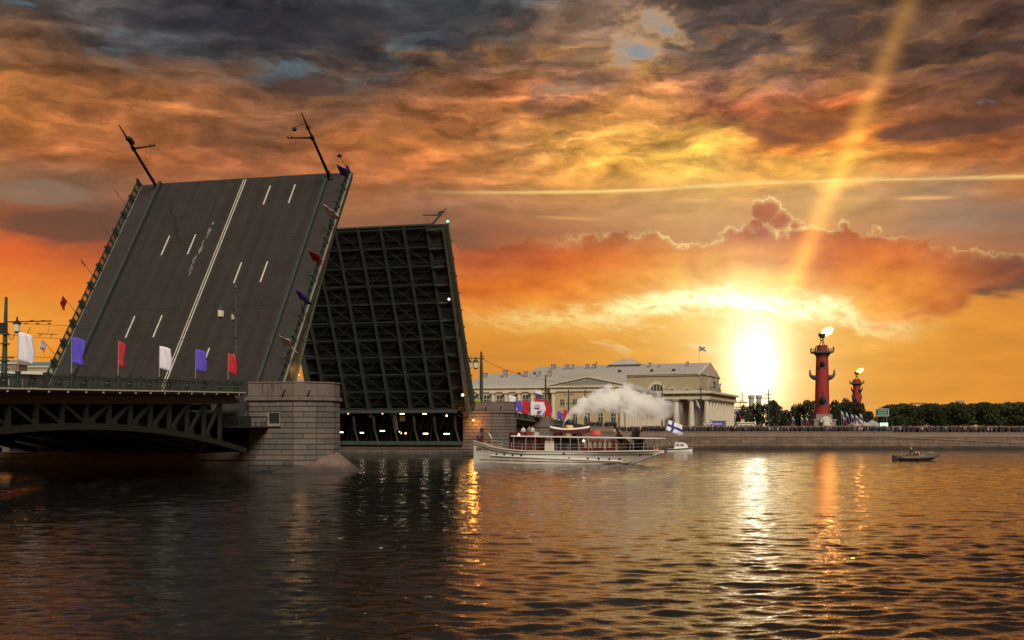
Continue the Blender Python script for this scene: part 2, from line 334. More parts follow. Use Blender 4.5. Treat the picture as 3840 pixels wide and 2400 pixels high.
# ------------------------------------------------------------------ mesh builder
class MB:
    def __init__(s): s.v = []; s.f = []; s.mi = []
    def add(s, vs, fs, mi=0):
        o = len(s.v); s.v += [tuple(p) for p in vs]; s.f += [tuple(i + o for i in f) for f in fs]; s.mi += [mi] * len(fs); return s
    def box(s, x0, x1, y0, y1, z0, z1, mi=0):
        return s.add([(x0,y0,z0),(x1,y0,z0),(x1,y1,z0),(x0,y1,z0),(x0,y0,z1),(x1,y0,z1),(x1,y1,z1),(x0,y1,z1)],
                     [(0,3,2,1),(4,5,6,7),(0,1,5,4),(1,2,6,5),(2,3,7,6),(3,0,4,7)], mi)
    def bar(s, a, b, w, h=None, up=(0, 0, 1), mi=0):
        """rectangular bar from a to b"""
        a, b = Vector(a), Vector(b); d = (b - a).normalized(); h = h or w
        up = Vector(up)
        if abs(d.dot(up)) > .98: up = Vector((1, 0, 0))
        x = d.cross(up).normalized() * (w / 2); y = x.cross(d).normalized() * (h / 2)
        return s.add([a-x-y, a+x-y, a+x+y, a-x+y, b-x-y, b+x-y, b+x+y, b-x+y],
                     [(0,3,2,1),(4,5,6,7),(0,1,5,4),(1,2,6,5),(2,3,7,6),(3,0,4,7)], mi)
    def tube(s, pts, r, n=8, mi=0, cap=True):
        pts = [Vector(p) for p in pts]; rs = r if isinstance(r, (list, tuple)) else [r] * len(pts)
        o = len(s.v); k = len(pts)
        ref = None
        for i, p in enumerate(pts):
            d = (pts[min(i+1, k-1)] - pts[max(i-1, 0)])
            d = d.normalized() if d.length > 1e-9 else Vector((0, 0, 1))
            if ref is None:
                ref = Vector((0, 0, 1)) if abs(d.z) < .9 else Vector((1, 0, 0))
            x = d.cross(ref)
            if x.length < 1e-6: x = d.cross(Vector((0, 1, 0)))
            x.normalize(); y = d.cross(x).normalized()
            for j in range(n):
                a = 2 * math.pi * j / n; s.v.append(tuple(p + (x * math.cos(a) + y * math.sin(a)) * rs[i]))
        for i in range(k - 1):
            for j in range(n):
                q = o + i * n; s.f.append((q + j, q + (j+1) % n, q + n + (j+1) % n, q + n + j)); s.mi.append(mi)
        if cap:
            s.f.append(tuple(o + j for j in reversed(range(n)))); s.mi.append(mi)
            s.f.append(tuple(o + (k-1)*n + j for j in range(n))); s.mi.append(mi)
        return s
    def lathe(s, prof, c=(0, 0, 0), n=16, mi=0):
        """profile of (radius, z)"""
        o = len(s.v); k = len(prof)
        for r_, z in prof:
            for j in range(n):
                a = 2 * math.pi * j / n; s.v.append((c[0] + r_ * math.cos(a), c[1] + r_ * math.sin(a), c[2] + z))
        for i in range(k - 1):
            for j in range(n):
                q = o + i * n; s.f.append((q + j, q + (j+1) % n, q + n + (j+1) % n, q + n + j)); s.mi.append(mi)
        s.f.append(tuple(o + j for j in reversed(range(n)))); s.mi.append(mi)
        s.f.append(tuple(o + (k-1)*n + j for j in range(n))); s.mi.append(mi)
        return s
    def prism(s, poly, z0, z1, mi=0):
        """plan polygon (x, y), counter-clockwise, raised from z0 to z1"""
        n = len(poly)
        z0f = z0 if callable(z0) else (lambda x, y: z0); z1f = z1 if callable(z1) else (lambda x, y: z1)
        return s.add([(x, y, z0f(x, y)) for x, y in poly] + [(x, y, z1f(x, y)) for x, y in poly],
                     [tuple(reversed(range(n))), tuple(range(n, 2*n))] + [(i, (i+1) % n, n + (i+1) % n, n + i) for i in range(n)], mi)
    def side(s, poly, x0, x1, mi=0):
        """outline (y, z) extruded along x"""
        n = len(poly)
        return s.add([(x0, y, z) for y, z in poly] + [(x1, y, z) for y, z in poly],
                     [tuple(range(n)), tuple(reversed(range(n, 2*n)))] + [(i, n + i, n + (i+1) % n, (i+1) % n) for i in range(n)], mi)
    def ball(s, c, r, seg=8, rings=6, mi=0, sc3=(1, 1, 1)):
        pr = [(max(.001, math.sin(math.pi * i / rings)) , -math.cos(math.pi * i / rings)) for i in range(rings + 1)]
        o = len(s.v); s.lathe([(a * r, b * r) for a, b in pr], (0, 0, 0), seg, mi)
        for i in range(o, len(s.v)):
            x, y, z = s.v[i]; s.v[i] = (c[0] + x * sc3[0], c[1] + y * sc3[1], c[2] + z * sc3[2])
        return s
    def mesh(s, name, mats, smooth=False):
        me = bpy.data.meshes.new(name); me.from_pydata(s.v, [], s.f)
        for m in (mats if isinstance(mats, (list, tuple)) else [mats]): me.materials.append(m)
        if any(s.mi): me.polygons.foreach_set('material_index', s.mi)
        if smooth: me.polygons.foreach_set('use_smooth', [True] * len(me.polygons))
        bm = bmesh.new(); bm.from_mesh(me); bmesh.ops.recalc_face_normals(bm, faces=bm.faces); bm.to_mesh(me); bm.free()
        me.update(); return me
    def build(s, name, mats, parent=None, smooth=False, bevel=0.0):
        o = bpy.data.objects.new(name, s.mesh(name, mats, smooth)); COL.objects.link(o); o.parent = parent
        if bevel:
            b = o.modifiers.new('bevel', 'BEVEL'); b.width = bevel; b.segments = 2; b.limit_method = 'ANGLE'
        return o
def inst(name, me, parent=None, loc=(0, 0, 0), rot=(0, 0, 0), scale=(1, 1, 1)):
    o = bpy.data.objects.new(name, me); COL.objects.link(o); o.parent = parent
    o.location = loc; o.rotation_euler = rot; o.scale = scale; return o
def tag(o, label=None, cat=None, group=None, kind=None):
    if label: o['label'] = label
    if cat: o['category'] = cat
    if group: o['group'] = group
    if kind: o['kind'] = kind
    return o
def thing(name, label, cat, loc=(0, 0, 0), rot=(0, 0, 0), group=None):
    o = bpy.data.objects.new(name, None); COL.objects.link(o); o.empty_display_size = .5
    o.location = loc; o.rotation_euler = rot if isinstance(rot, (tuple, list)) else (0, 0, rot)
    return tag(o, label, cat, group)
def copy_tree(o, parent=None):
    c = o.copy(); COL.objects.link(c); c.parent = parent
    for ch in o.children: copy_tree(ch, c)
    return c

# ------------------------------------------------------------------ bridge frame: x = up-river offset, y = along the bridge away from the camera
YAW = .25
B = Vector((math.sin(YAW), math.cos(YAW), 0)); T = Vector((math.cos(YAW), -math.sin(YAW), 0)); O0 = Vector((-35.12, 112.81, 0))
def br(o, t, z): return O0 + T * o + B * t + Vector((0, 0, z))
def onb(u, o, z=None):
    """point on the far span at offset o seen at azimuth u"""
    t = solve_t(u, o); return br(o, t, (6.3 - .028 * (t - 89)) if z is None else z)
def bridge_thing(name, label, cat, o=0, t=0, z=0, group=None):
    return thing(name, label, cat, br(o, t, z), (0, 0, -YAW), group)
def solve_t(u, o):
    """position along the bridge at which the line of offset o has azimuth u"""
    k = (u - 1920) / FPX; p = O0 + T * o
    return (k * p.y - p.x) / (B.x - k * B.y)
# ------------------------------------------------------------------ river
def build_water():
    # fan of rings round a point behind the camera, finer close by, out to the horizon
    cx, cy = 0.0, -14.0
    n_r, n_a = 900, 760
    r0, r1 = 26.0, 300.0
    k = np.arange(n_r) / (n_r - 1)
    rad = r0 * (r1 / r0) ** k
    rad = np.concatenate([[2.0, 14.0], rad, [340, 420, 600, 1000, 2000, 4200]])
    half = R(46)
    ang = np.linspace(-half, half, n_a)
    ang = np.concatenate([np.linspace(-R(150), -half, 24)[:-1], ang, np.linspace(half, R(150), 24)[1:]])
    Rr, Aa = np.meshgrid(rad, ang, indexing='ij')
    x = cx + Rr * np.sin(Aa); y = cy + Rr * np.cos(Aa)
    cell = np.maximum(Rr * np.log(r1 / r0) / n_r, Rr * (2 * half / n_a))
    z = np.zeros_like(x)
    rng = np.random.default_rng(5)
    # wind chop from many short crested trains; each fades out where the grid gets too coarse for it
    wx = x + .35 * np.sin(.31 * y + .17 * x) ; wy = y + .35 * np.sin(.27 * x - .21 * y)
    gust = .78 + .22 * np.sin(.045 * x + .9 * np.sin(.03 * y)) * np.sin(.06 * y + 1.3) + .18 * np.sin(.11 * x - .07 * y + 2.0)
    N = 150
    lam = np.exp(rng.uniform(np.log(.26), np.log(4.2), N))
    for l in lam:
        th = rng.normal(R(92), R(27)); kk = 2 * math.pi / l
        slope = .0205 * (1.0 if l < .35 else 1.2 if l < .9 else 1.15 * (.9 / l) ** 1.15)
        a = slope / kk
        ph = kk * (np.cos(th) * wx + np.sin(th) * wy) + rng.uniform(0, 6.283)
        fade = np.clip((l / cell - 2.2) / 3.0, 0, 1)
        s_ = np.sin(ph)
        z += a * fade * gust * (s_ + .22 * (1 - 2 * s_ * s_) * -1)
    z *= np.clip((Rr - 14) / 12, 0, 1) * np.clip((Rr < 301), 0, 1)
    nr, na = x.shape
    me = bpy.data.meshes.new('river'); co = np.stack([x, y, z], -1).reshape(-1, 3).astype(np.float32)
    i = np.arange(nr - 1)[:, None] * na + np.arange(na - 1)[None, :]
    quads = np.stack([i, i + 1, i + na + 1, i + na], -1).reshape(-1, 4)[:, ::-1]
    me.vertices.add(len(co)); me.vertices.foreach_set('co', co.ravel())
    me.loops.add(quads.size); me.loops.foreach_set('vertex_index', quads.ravel().astype(np.int32))
    me.polygons.add(len(quads)); me.polygons.foreach_set('loop_start', (np.arange(len(quads)) * 4).astype(np.int32))
    me.polygons.foreach_set('loop_total', np.full(len(quads), 4, np.int32))
    me.polygons.foreach_set('use_smooth', np.ones(len(quads), bool))
    me.update(calc_edges=True); me.validate()
    m = bpy.data.materials.new('river_water'); m.use_nodes = True; nt = m.node_tree; b = nt.nodes['Principled BSDF']
    b.inputs['Base Color'].default_value = (.009, .0075, .005, 1); b.inputs['Roughness'].default_value = .025
    b.inputs['IOR'].default_value = 1.333; b.inputs['Specular IOR Level'].default_value = .5
    g = nt.nodes.new('ShaderNodeNewGeometry'); P = g.outputs['Position']
    mp = nt.nodes.new('ShaderNodeMapping'); nt.links.new(P, mp.inputs[0]); mp.inputs['Scale'].default_value = (.62, 1.0, 1.0)
    h = noise(nt, mp.outputs[0], 2.6, 4, .62, .3) + noise(nt, mp.outputs[0], 9.0, 3, .6) * .22
    bn = nt.nodes.new('ShaderNodeBump'); bn.inputs['Strength'].default_value = .38; bn.inputs['Distance'].default_value = .08
    nt.links.new(h.k, bn.inputs['Height']); nt.links.new(bn.outputs[0], b.inputs['Normal'])
    me.materials.append(m)
    o = bpy.data.objects.new('river', me); COL.objects.link(o); tag(o, kind='structure')
build_water()

# ------------------------------------------------------------------ the far bank
M_ground = pmat('paved_ground', (.085, .075, .06), .9, .2, .3)
def stone_wall_mat(name, base, scale=1.0):
    m = bpy.data.materials.new(name); m.use_nodes = True; nt = m.node_tree; b = nt.nodes['Principled BSDF']; b.inputs['Roughness'].default_value = .9
    g = nt.nodes.new('ShaderNodeNewGeometry'); sp = nt.nodes.new('ShaderNodeSeparateXYZ'); nt.links.new(g.outputs['Position'], sp.inputs[0])
    x, y, z = (X(nt, sp.outputs[i]) for i in range(3))
    br_ = nt.nodes.new('ShaderNodeTexBrick'); nt.links.new(xyz(nt, x, z, 0.0), br_.inputs['Vector'])
    br_.inputs['Scale'].default_value = scale; br_.inputs['Mortar Size'].default_value = .045; br_.inputs['Brick Width'].default_value = 2.2; br_.inputs['Row Height'].default_value = .7
    br_.inputs['Color1'].default_value = (*base, 1); br_.inputs['Color2'].default_value = (*[c * .66 for c in base], 1); br_.inputs['Mortar'].default_value = (*[c * .3 for c in base], 1)
    n = noise(nt, g.outputs['Position'], .5, 6, .62); f = (n - .5) * 1.6 + 1.0
    c = mix(nt, 1.0, br_.outputs[0], xyz(nt, f, f, f), 'MULTIPLY')
    wet = (z + (n - .5) * .5).step(1.0, .35)                     # weed and damp left by the river
    c = mix(nt, wet * .85, c, (.018, .015, .010, 1))
    nt.links.new(c, b.inputs['Base Color']); return m
M_quay = stone_wall_mat('quay_granite', (.185, .125, .085))
M_quayp = pmat('quay_parapet', (.20, .135, .095), .85, .25, .5, streak=.2)
G0 = 3.4                                                          # level of the square behind the quay
g = MB()
gp = [(6, 257), (27.9, 257.2), (28.2, 242.8), (81.6, 242.8), (82.0, 245), (330, 246.8), (900, 300), (900, 2600), (-700, 2600), (-700, 330), (-60, 300)]
g.add([(x, y, G0) for x, y in gp] + [(x, y, -2) for x, y in gp], [tuple(range(len(gp)))] + [(i, (i+1) % len(gp), len(gp) + (i+1) % len(gp), len(gp) + i) for i in range(len(gp))])
tag(g.build('embankment_ground', M_ground), kind='structure')

def quay(name, label, pts, ztop, zpar, th=1.0, lip=.12):
    """run of quay wall along plan points: face, cornice and parapet"""
    p0 = Vector((*pts[0], 0)); w = thing(name, label, 'wall', p0)
    f, c, q, cp = MB(), MB(), MB(), MB()
    for a, b_ in zip(pts[:-1], pts[1:]):
        a = Vector((*a, 0)) - p0; b2 = Vector((*b_, 0)) - p0
        za = Vector((0, 0, 1))
        n = (b2 - a).cross(za).normalized()                       # towards the river
        def slab(m, z0, z1, out, back):
            v = [a + n*out, b2 + n*out, b2 - n*back, a - n*back]
            m.add([(p.x, p.y, z0) for p in v] + [(p.x, p.y, z1) for p in v], [(3,2,1,0),(4,5,6,7),(0,1,5,4),(1,2,6,5),(2,3,7,6),(3,0,4,7)])
        slab(f, -1.5, ztop - .26, .0, th); slab(c, ztop - .26, ztop, lip, th); slab(q, ztop + .003, zpar - .14, -.08, .45); slab(cp, zpar - .14, zpar, .0, .5)
    f.build('wall_face', M_quay, w); c.build('cornice', M_quayp, w); q.build('parapet', M_quayp, w); cp.build('coping', M_quayp, w)
    return w
quay('embankment_wall', 'long straight granite quay wall below the crowd in front of the columned building', [(27.6, 256.3), (27.6, 242), (82.2, 242)], 3.0, 3.92)
quay('embankment_wall', 'raised granite quay wall where the far end of the bridge meets the bank', [(16, 256), (23.2, 256)], 4.1, 5.05)
quay('embankment_wall', 'quay wall behind the landing stairs, half hidden by the white steamer', [(23.2, 256.4), (27.5, 256.4)], 3.0, 3.92)
quay('embankment_wall', 'set back quay wall with a sloping ramp on the far right', [(81.8, 244.2), (180, 244.2), (330, 246)], 2.9, 3.75)
# ramp down to the water on the right, in front of the set back wall
rw = thing('quay_ramp', 'sloping stone ramp running down the quay wall at the right edge', 'ramp', (83, 243, 0))
def rz(x): return 2.78 - (x - 83) * .046
xs = [82.22, 110, 140]
for nm, lo, hi, y0, y1, mt in (('ramp_wall', None, -.22, -.6, 1.0, M_quay), ('ramp_kerb', -.22, 0.0, -.75, -.3, M_quayp)):
    m = MB()
    for a, b_ in zip(xs[:-1], xs[1:]):
        za0, zb0 = (-1.5, -1.5) if lo is None else (rz(a) + lo, rz(b_) + lo)
        A_, B_ = a - 83, b_ - 83
        m.add([(A_, y0, za0), (B_, y0, zb0), (B_, y1, zb0), (A_, y1, za0), (A_, y0, rz(a)+hi), (B_, y0, rz(b_)+hi), (B_, y1, rz(b_)+hi), (A_, y1, rz(a)+hi)],
              [(0,3,2,1),(4,5,6,7),(0,1,5,4),(1,2,6,5),(2,3,7,6),(3,0,4,7)])
    m.build(nm, mt, rw)
# landing stairs
stz = thing('landing_stairs', 'stone stairs going down to the water behind the stern of the white steamer', 'stairs', (24.0, 255, 0))
st_me = MB().box(-.17, .17, -6.5, 0, -.6, 0).mesh('stair_step', M_quayp)
for i in range(10): inst('stair_step', st_me, stz, (.2 + i * .34, .9, 3.9 - i * .3))
MB().add([(0, -2.9, 3.3), (3.4, -2.9, .7), (3.4, -2.5, .7), (0, -2.5, 3.3), (0, -2.9, 4.6), (3.4, -2.9, 1.9), (3.4, -2.5, 1.9), (0, -2.5, 4.6)],
         [(0,3,2,1),(4,5,6,7),(0,1,5,4),(1,2,6,5),(2,3,7,6),(3,0,4,7)]).build('stair_parapet', M_quayp, stz)
# ------------------------------------------------------------------ piers
PIER_PLAN = [(11.2, -3.4), (15.8, -3.4), (17.7, -2.3), (18.7, -.8), (18.7, .8), (17.7, 2.3), (15.8, 3.4), (11.2, 3.4)]
def grow(poly, d):
    """offset a convex plan outwards"""
    n = len(poly); out = []
    for i in range(n):
        p, a, b_ = Vector(poly[i]), Vector(poly[i-1]), Vector(poly[(i+1) % n])
        e1 = (p - a).normalized(); e2 = (b_ - p).normalized()
        n1 = Vector((e1.y, -e1.x)); n2 = Vector((e2.y, -e2.x)); m = (n1 + n2); m = m / max(.25, m.dot(n1))
        out.append((p.x + m.x * d, p.y + m.y * d))
    return out
WIN = (13.15, 14.5, 4.4, 5.68)
def stone(p, q, z0, z1, th, out):
    """one dressed block on the face from p to q (plan), slightly chamfered"""
    p, q = Vector(p), Vector(q); d = (q - p).normalized(); n = Vector((d.y, -d.x)); g = .028
    a, b_ = p + d * g, q - d * g; c = .03
    v = []
    for (pp, zz) in ((a, z0 + g), (b_, z0 + g), (b_, z1 - g), (a, z1 - g)): v.append((pp.x - n.x*th, pp.y - n.y*th, zz))
    for (pp, zz) in ((a, z0 + g), (b_, z0 + g), (b_, z1 - g), (a, z1 - g)): v.append((pp.x + n.x*(out-c), pp.y + n.y*(out-c), zz))
    for (pp, s_, zz) in ((a, c, z0 + g + c), (b_, -c, z0 + g + c), (b_, -c, z1 - g - c), (a, c, z1 - g - c)):
        w = pp + d * s_; v.append((w.x + n.x*out, w.y + n.y*out, zz))
    return v, [(0,1,5,4),(1,2,6,5),(2,3,7,6),(3,0,4,7),(4,5,9,8),(5,6,10,9),(6,7,11,10),(7,4,8,11),(8,9,10,11)]
def make_pier(t, label, window=True):
    w = bridge_thing('bridge_pier', label, 'pier', 0, t, 0)
    MB().prism(PIER_PLAN, -1.5, 6.7).build('core', M_grand, w)
    rnd = random.Random(3)
    tones = [M_gran, pmat('pier_granite_warm', (.130, .102, .080), .85, .24, .9, bump=.6, bscale=8, streak=.3, damp=True), pmat('pier_granite_grey', (.094, .080, .064), .85, .24, .9, bump=.6, bscale=8, streak=.3, damp=True)]
    for si in range(0, 6):
        p, q = Vector(PIER_PLAN[si]), Vector(PIER_PLAN[si + 1]); L = (q - p).length; d = (q - p) / L
        for r in range(14):
            z0 = -.45 + r * .512; z1 = z0 + .512
            if L < 2.5: cuts = [0, L] if (r + si) % 2 else [0, L * rnd.uniform(.4, .6), L]
            else:
                x = rnd.uniform(.7, 1.3) if r % 2 else rnd.uniform(1.4, 1.9); cuts = [0]
                while x < L - .6: cuts.append(x); x += rnd.uniform(1.15, 2.0)
                cuts.append(L)
            for a, b_ in zip(cuts[:-1], cuts[1:]):
                spans = [(a, b_)]
                if window and si == 0 and z1 > WIN[2] + .02 and z0 < WIN[3] - .02:
                    w0, w1 = WIN[0] - p.x, WIN[1] - p.x
                    spans = [(s0, s1) for s0, s1 in ((a, min(b_, w0)), (max(a, w1), b_)) if s1 - s0 > .12]
                for s0, s1 in spans:
                    v, f = stone(p + d * s0, p + d * s1, z0, z1, .01, .085 + rnd.uniform(-.012, .012))
                    MB().add(v, f).build('stone_block', rnd.choice(tones), w)
    MB().prism(grow(PIER_PLAN, .13), 6.70, 6.80).prism(grow(PIER_PLAN, .30), 6.80, 7.06).prism(grow(PIER_PLAN, .16), 7.06, 7.18).build('cornice', M_granl, w)
    # parapet slabs with joints
    pp = grow(PIER_PLAN, .06)
    MB().prism(grow(PIER_PLAN, -.02), 7.18, 7.45).build('walkway', M_walk, w)
    for si in range(6):
        p, q = Vector(pp[si]), Vector(pp[si + 1]); L = (q - p).length; d = (q - p) / L; k = max(1, round(L / 1.7))
        for j in range(k):
            v, f = stone(p + d * (L * j / k), p + d * (L * (j + 1) / k), 7.18, 8.42, .25, .0)
            f = f + [(3, 2, 1, 0)]; MB().add(v, f).build('parapet_slab', M_granl, w)
            v, f = stone(p + d * (L * j / k - .02), p + d * (L * (j + 1) / k + .02), 8.40, 8.60, .34, .07); MB().add(v, f + [(3, 2, 1, 0)]).build('coping', M_granl, w)
    # sloping ice cutter round the nose
    m = MB(); n = 40; c = Vector((15.5, 0)); prof = [(5.9, -.6), (5.25, 0.0), (4.1, 1.0), (2.9, 2.05), (2.7, 2.1)]
    o = len(m.v)
    for r_, z in prof:
        for j in range(n + 1):
            a = R(-108) + R(216) * j / n
            el = 1.0 + .06 * max(0, math.cos(a))
            m.v.append((c.x + r_ * math.cos(a) * el, c.y + r_ * math.sin(a) * .82, z if z <= 0 else z * (.12 + .88 * max(0.0, math.cos(a * .8)) ** 1.3)))
    for i in range(len(prof) - 1):
        for j in range(n): q = i * (n + 1) + j; m.f.append((q, q + 1, q + n + 2, q + n + 1)); m.mi.append(0)
    m.build('ice_cutter', M_skirt, w, smooth=True)
    # body below the deck
    MB().box(-19, 11.2, -3.3, 3.3, -1.5, 1.15).build('footing', M_gran, w)
    MB().box(-19, 11.35, -3.45, 3.45, 1.15, 1.75).build('footing_cap', M_skirt, w)
    if window: MB().box(-19, 10.9, 1.2, 1.6, 1.755, 6.58).build('chamber_block_wall', M_trough, w)  # dark back wall, added to close the bright view under the arch
    if window:
        x0, x1, z0, z1 = WIN
        wn = MB().box(x0 + .1, x1 - .1, -3.415, -3.405, z0 + .1, z1 - .08).build('window_pane', M_glassd, w)
        fr = MB(); y0, y1 = -3.47, -3.40
        fr.box(x0, x0 + .22, y0, y1, z0, z1); fr.box(x0 + .22, x1, y0, y1, z0, z0 + .2); fr.box(x1 - .07, x1, y0, y1, z0 + .2, z1); fr.box(x0 + .22, x1 - .07, y0, y1, z1 - .07, z1)
        fr.build('window_frame', pmat('window_wood', (.20, .19, .12), .7), wn)
        MB().box(x0 - .12, x1 + .1, -3.62, -3.40, z0 - .1, z0 - .004).build('window_sill', M_granl, wn)
    for ox in (15.0, 17.2):                                     # iron mooring hooks on the parapet
        y = -3.55 if ox < 15.9 else -2.75
        MB().tube([(ox, y, 7.75), (ox, y - .12, 7.6), (ox - .05, y - .2, 7.35), (ox - .15, y - .12, 7.22)], .09, 6).build('mooring_hook', M_black, w)
    return w
make_pier(0, 'near granite bridge pier with a small window and a sloping pink stone foot')
fp = make_pier(70.5, 'far granite pier half lit orange, behind the bow of the white steamer', False)
make_pier(-58, 'granite pier at the landward end of the truss span, left of the frame', False)
pm = bridge_thing('bridge_pier', 'small stone pier under the far bridge railing, behind the steamer cabin', 'pier', 0, 108, 0)
pl = [(10, -2.2), (14.6, -2.2), (16.4, -1.2), (16.8, 0), (16.4, 1.2), (14.6, 2.2), (10, 2.2)]
MB().prism(pl, -1.5, 4.7).build('shaft', M_gran, pm); MB().prism(grow(pl, .2), 4.7, 5.0).build('cornice', M_granl, pm); MB().prism(pl, 5.0, 6.5).build('parapet', M_granl, pm); MB().box(-14, 9.99, -2, 2, -1.5, 4).build('footing', M_gran, pm)

# machinery chamber of the far pier: green beam, slanting struts, tube lamps, dark back wall
mc = bridge_thing('machinery_chamber', 'dark open machinery chamber with rows of white lamps below the far raised leaf', 'bridge machinery', 0, 67, 0)
MB().box(-13.8, 11.2, -.4, .2, 1.755, 2.35).build('sill_beam', M_green, mc)
MB().box(-13.8, 11.2, -3.4, -2.9, 6.75, 7.25).build('head_beam', M_greenl, mc)
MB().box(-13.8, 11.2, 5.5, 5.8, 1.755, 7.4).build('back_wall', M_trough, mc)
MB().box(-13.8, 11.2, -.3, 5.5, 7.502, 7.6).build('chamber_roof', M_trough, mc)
for i in range(8):
    x = -13.3 + i * 3.38
    MB().bar((x - .45, -.1, 6.3), (x - .25, -.1, 4.2), .34, .2, (0, 1, 0)).bar((x - .25, -.1, 4.2), (x + .35, -.1, 2.2), .26, .2, (0, 1, 0)).build('strut', M_greenl, mc)
    MB().bar((x + 1.0, 1.4, 6.6), (x - .1, 1.5, 4.0), .12).build('strut_brace', M_dsteel, mc)
    MB().bar((x + 1.3, 2.8, 2.0), (x + 1.9, 2.6, 6.8), .2).build('strut_brace', M_dsteel, mc)
    MB().bar((x, 3.9, 2.0), (x + 1.2, 3.7, 6.8), .25).bar((x, 3.5, 5.0), (x + 3.3, 3.5, 5.1), .18).build('strut_brace', M_dsteel, mc)
M_tube = emat('tube_lamp', (1.0, .84, .52), 6.0)
M_bulb = emat('bulb_lamp', (1.0, .62, .28), 6.0)
for u, v, wd in ((1281, 1621, .62), (1357, 1623, .75), (1434, 1616, .98), (1596, 1626, 1.05), (1675, 1627, 1.2), (1508, 1552, .9), (1592, 1552, .8)):
    o = (br(0, 0, 0)); Y = 176.5; p = at(u, v, Y); loc = Vector(((p - br(0, 67, 0)).dot(T), (p - br(0, 67, 0)).dot(B), p.z))
    MB().box(loc.x - wd * .38, loc.x + wd * .38, loc.y - .07, loc.y + .07, loc.z - .075, loc.z + .075).build('tube_lamp', M_tube, mc)
for u, v, r_ in ((1306, 1551, .13), (1434, 1551, .12), (1675, 1559, .22), (1498, 1619, .13), (1505, 1625, .12), (1521, 1625, .2)):
    p = at(u, v, 176.2); q = p - br(0, 67, 0)
    MB().ball((q.dot(T), q.dot(B), p.z), r_ * .7, 8, 6).build('bulb_lamp', M_bulb, mc, smooth=True)
for u, v, w_, h_, c in ((1385, 1556, .5, .8, (.20, .10, .03)), (1508, 1570, .8, .8, (.22, .13, .04)), (1470, 1555, .9, .6, (.10, .05, .02))):
    p = at(u, v, 177.5); q = p - br(0, 67, 0)
    MB().box(q.dot(T) - w_/2, q.dot(T) + w_/2, q.dot(B), q.dot(B) + .5, p.z - h_/2, p.z + h_/2).build('control_cabinet', pmat('cabinet_%d' % u, c, .6), mc)

# ------------------------------------------------------------------ railing kit (panel length along y, z up from deck edge)
PL = 2.71
def rail_panel_mesh(h=.9, bal=True):
    m = MB(); L = PL - .24
    m.box(-.05, .05, 0, L, h - .10, h); m.box(-.05, .05, 0, L, .06, .14); m.box(-.03, .03, 0, L, h - .26, h - .21)
    k = 17
    for i in range(k):
        y = L * (i + .5) / k; m.box(-.018, .018, y - .018, y + .018, .14, h - .10)
    return m.mesh('railing_panel', M_green)
def medallion_mesh():
    m = MB()
    for z, rr in ((-.055, .30), (.055, .30)): pass
    n = 16; o = len(m.v)
    for x, rr in ((-.06, .25), (-.06, .33), (.06, .33), (.06, .25)):
        for j in range(n): a = 2*math.pi*j/n; m.v.append((x, rr * 1.25 * math.cos(a), rr * math.sin(a)))
    for i in range(4):
        for j in range(n): m.f.append((i*n + j, i*n + (j+1) % n, ((i+1) % 4)*n + (j+1) % n, ((i+1) % 4)*n + j)); m.mi.append(0)
    m.box(-.04, .04, -.30, .30, -.05, .05); m.box(-.04, .04, -.05, .05, -.26, .26); m.ball((0, 0, 0), .15, 8, 6)
    return m.mesh('medallion', M_green)
ME_panel = rail_panel_mesh(); ME_med = medallion_mesh()
ME_post = MB().box(-.11, .11, -.12, .12, 0, .98).box(-.14, .14, -.15, .15, .98, 1.05).box(-.14, .14, -.15, .15, 0, .12).mesh('railing_post', M_green)

def zd(t): return 7.37 + .0257 * (t + 9.5)
def zf(t): return 6.3 - .028 * (t - 89)
def railing(root, o, t0, n, zfun, side=1):
    """run of posts and panels as parts of root, going back from t0"""
    for i in range(n + 1):
        t = t0 - i * PL; z = zfun(t); inst('railing_post', ME_post, root, (o, t, z + .004))
        if i < n:
            z2 = zfun(t - PL + .12); pit = math.atan2(z - z2, PL)
            p = inst('railing_panel', ME_panel, root, (o, t - PL + .12, z2 + .004), (pit, 0, 0))
            inst('medallion', ME_med, p, (0, (PL - .24) / 2, .42))

# ------------------------------------------------------------------ near truss span
def deck_strip(m, o0, o1, t0, t1, zfun, dz0, dz1, n=8):
    for i in range(n):
        a, b_ = t0 + (t1 - t0) * i / n, t0 + (t1 - t0) * (i + 1) / n
        m.add([(o0, a, zfun(a)+dz0), (o1, a, zfun(a)+dz0), (o1, b_, zfun(b_)+dz0), (o0, b_, zfun(b_)+dz0), (o0, a, zfun(a)+dz1), (o1, a, zfun(a)+dz1), (o1, b_, zfun(b_)+dz1), (o0, b_, zfun(b_)+dz1)],
              [(0,3,2,1),(4,5,6,7),(0,1,5,4),(1,2,6,5),(2,3,7,6),(3,0,4,7)])
    return m
span = bridge_thing('bridge_span', 'fixed steel truss span with arched lower chord and green railing in the left foreground', 'bridge')
deck_strip(MB(), -13.7, 13.7, -58, -9.45, zd, -.30, -.13).build('deck_slab', M_dsteel, span)
MB().box(-13.5, 10.2, -9.44, -3.3, 6.6, 6.9).build('tail_deck', M_trough, span)
for o_ in (9.5, -11.0): deck_strip(MB(), o_ - .03, o_ + .03, -57, -4, lambda t: 0, 0, 0).v; m_ = MB(); deck_strip(m_, o_ - .03, o_ + .03, -54.4, -8.2, lambda t: 4.22 - 1.72 * ((t + 31.1) / 21.0) ** 2, 0, 3.0, 24); [m_.v.__setitem__(i_, (v_[0], v_[1], min(v_[2], zd(v_[1]) - .32))) for i_, v_ in enumerate(m_.v)]; m_.build('sky_block_plate', M_trough, span)  # added dark plates that block the sky seen between the trusses
deck_strip(MB(), -10.5, 10.5, -58, -9.45, zd, -.126, -.02).build('roadway', M_asph, span)
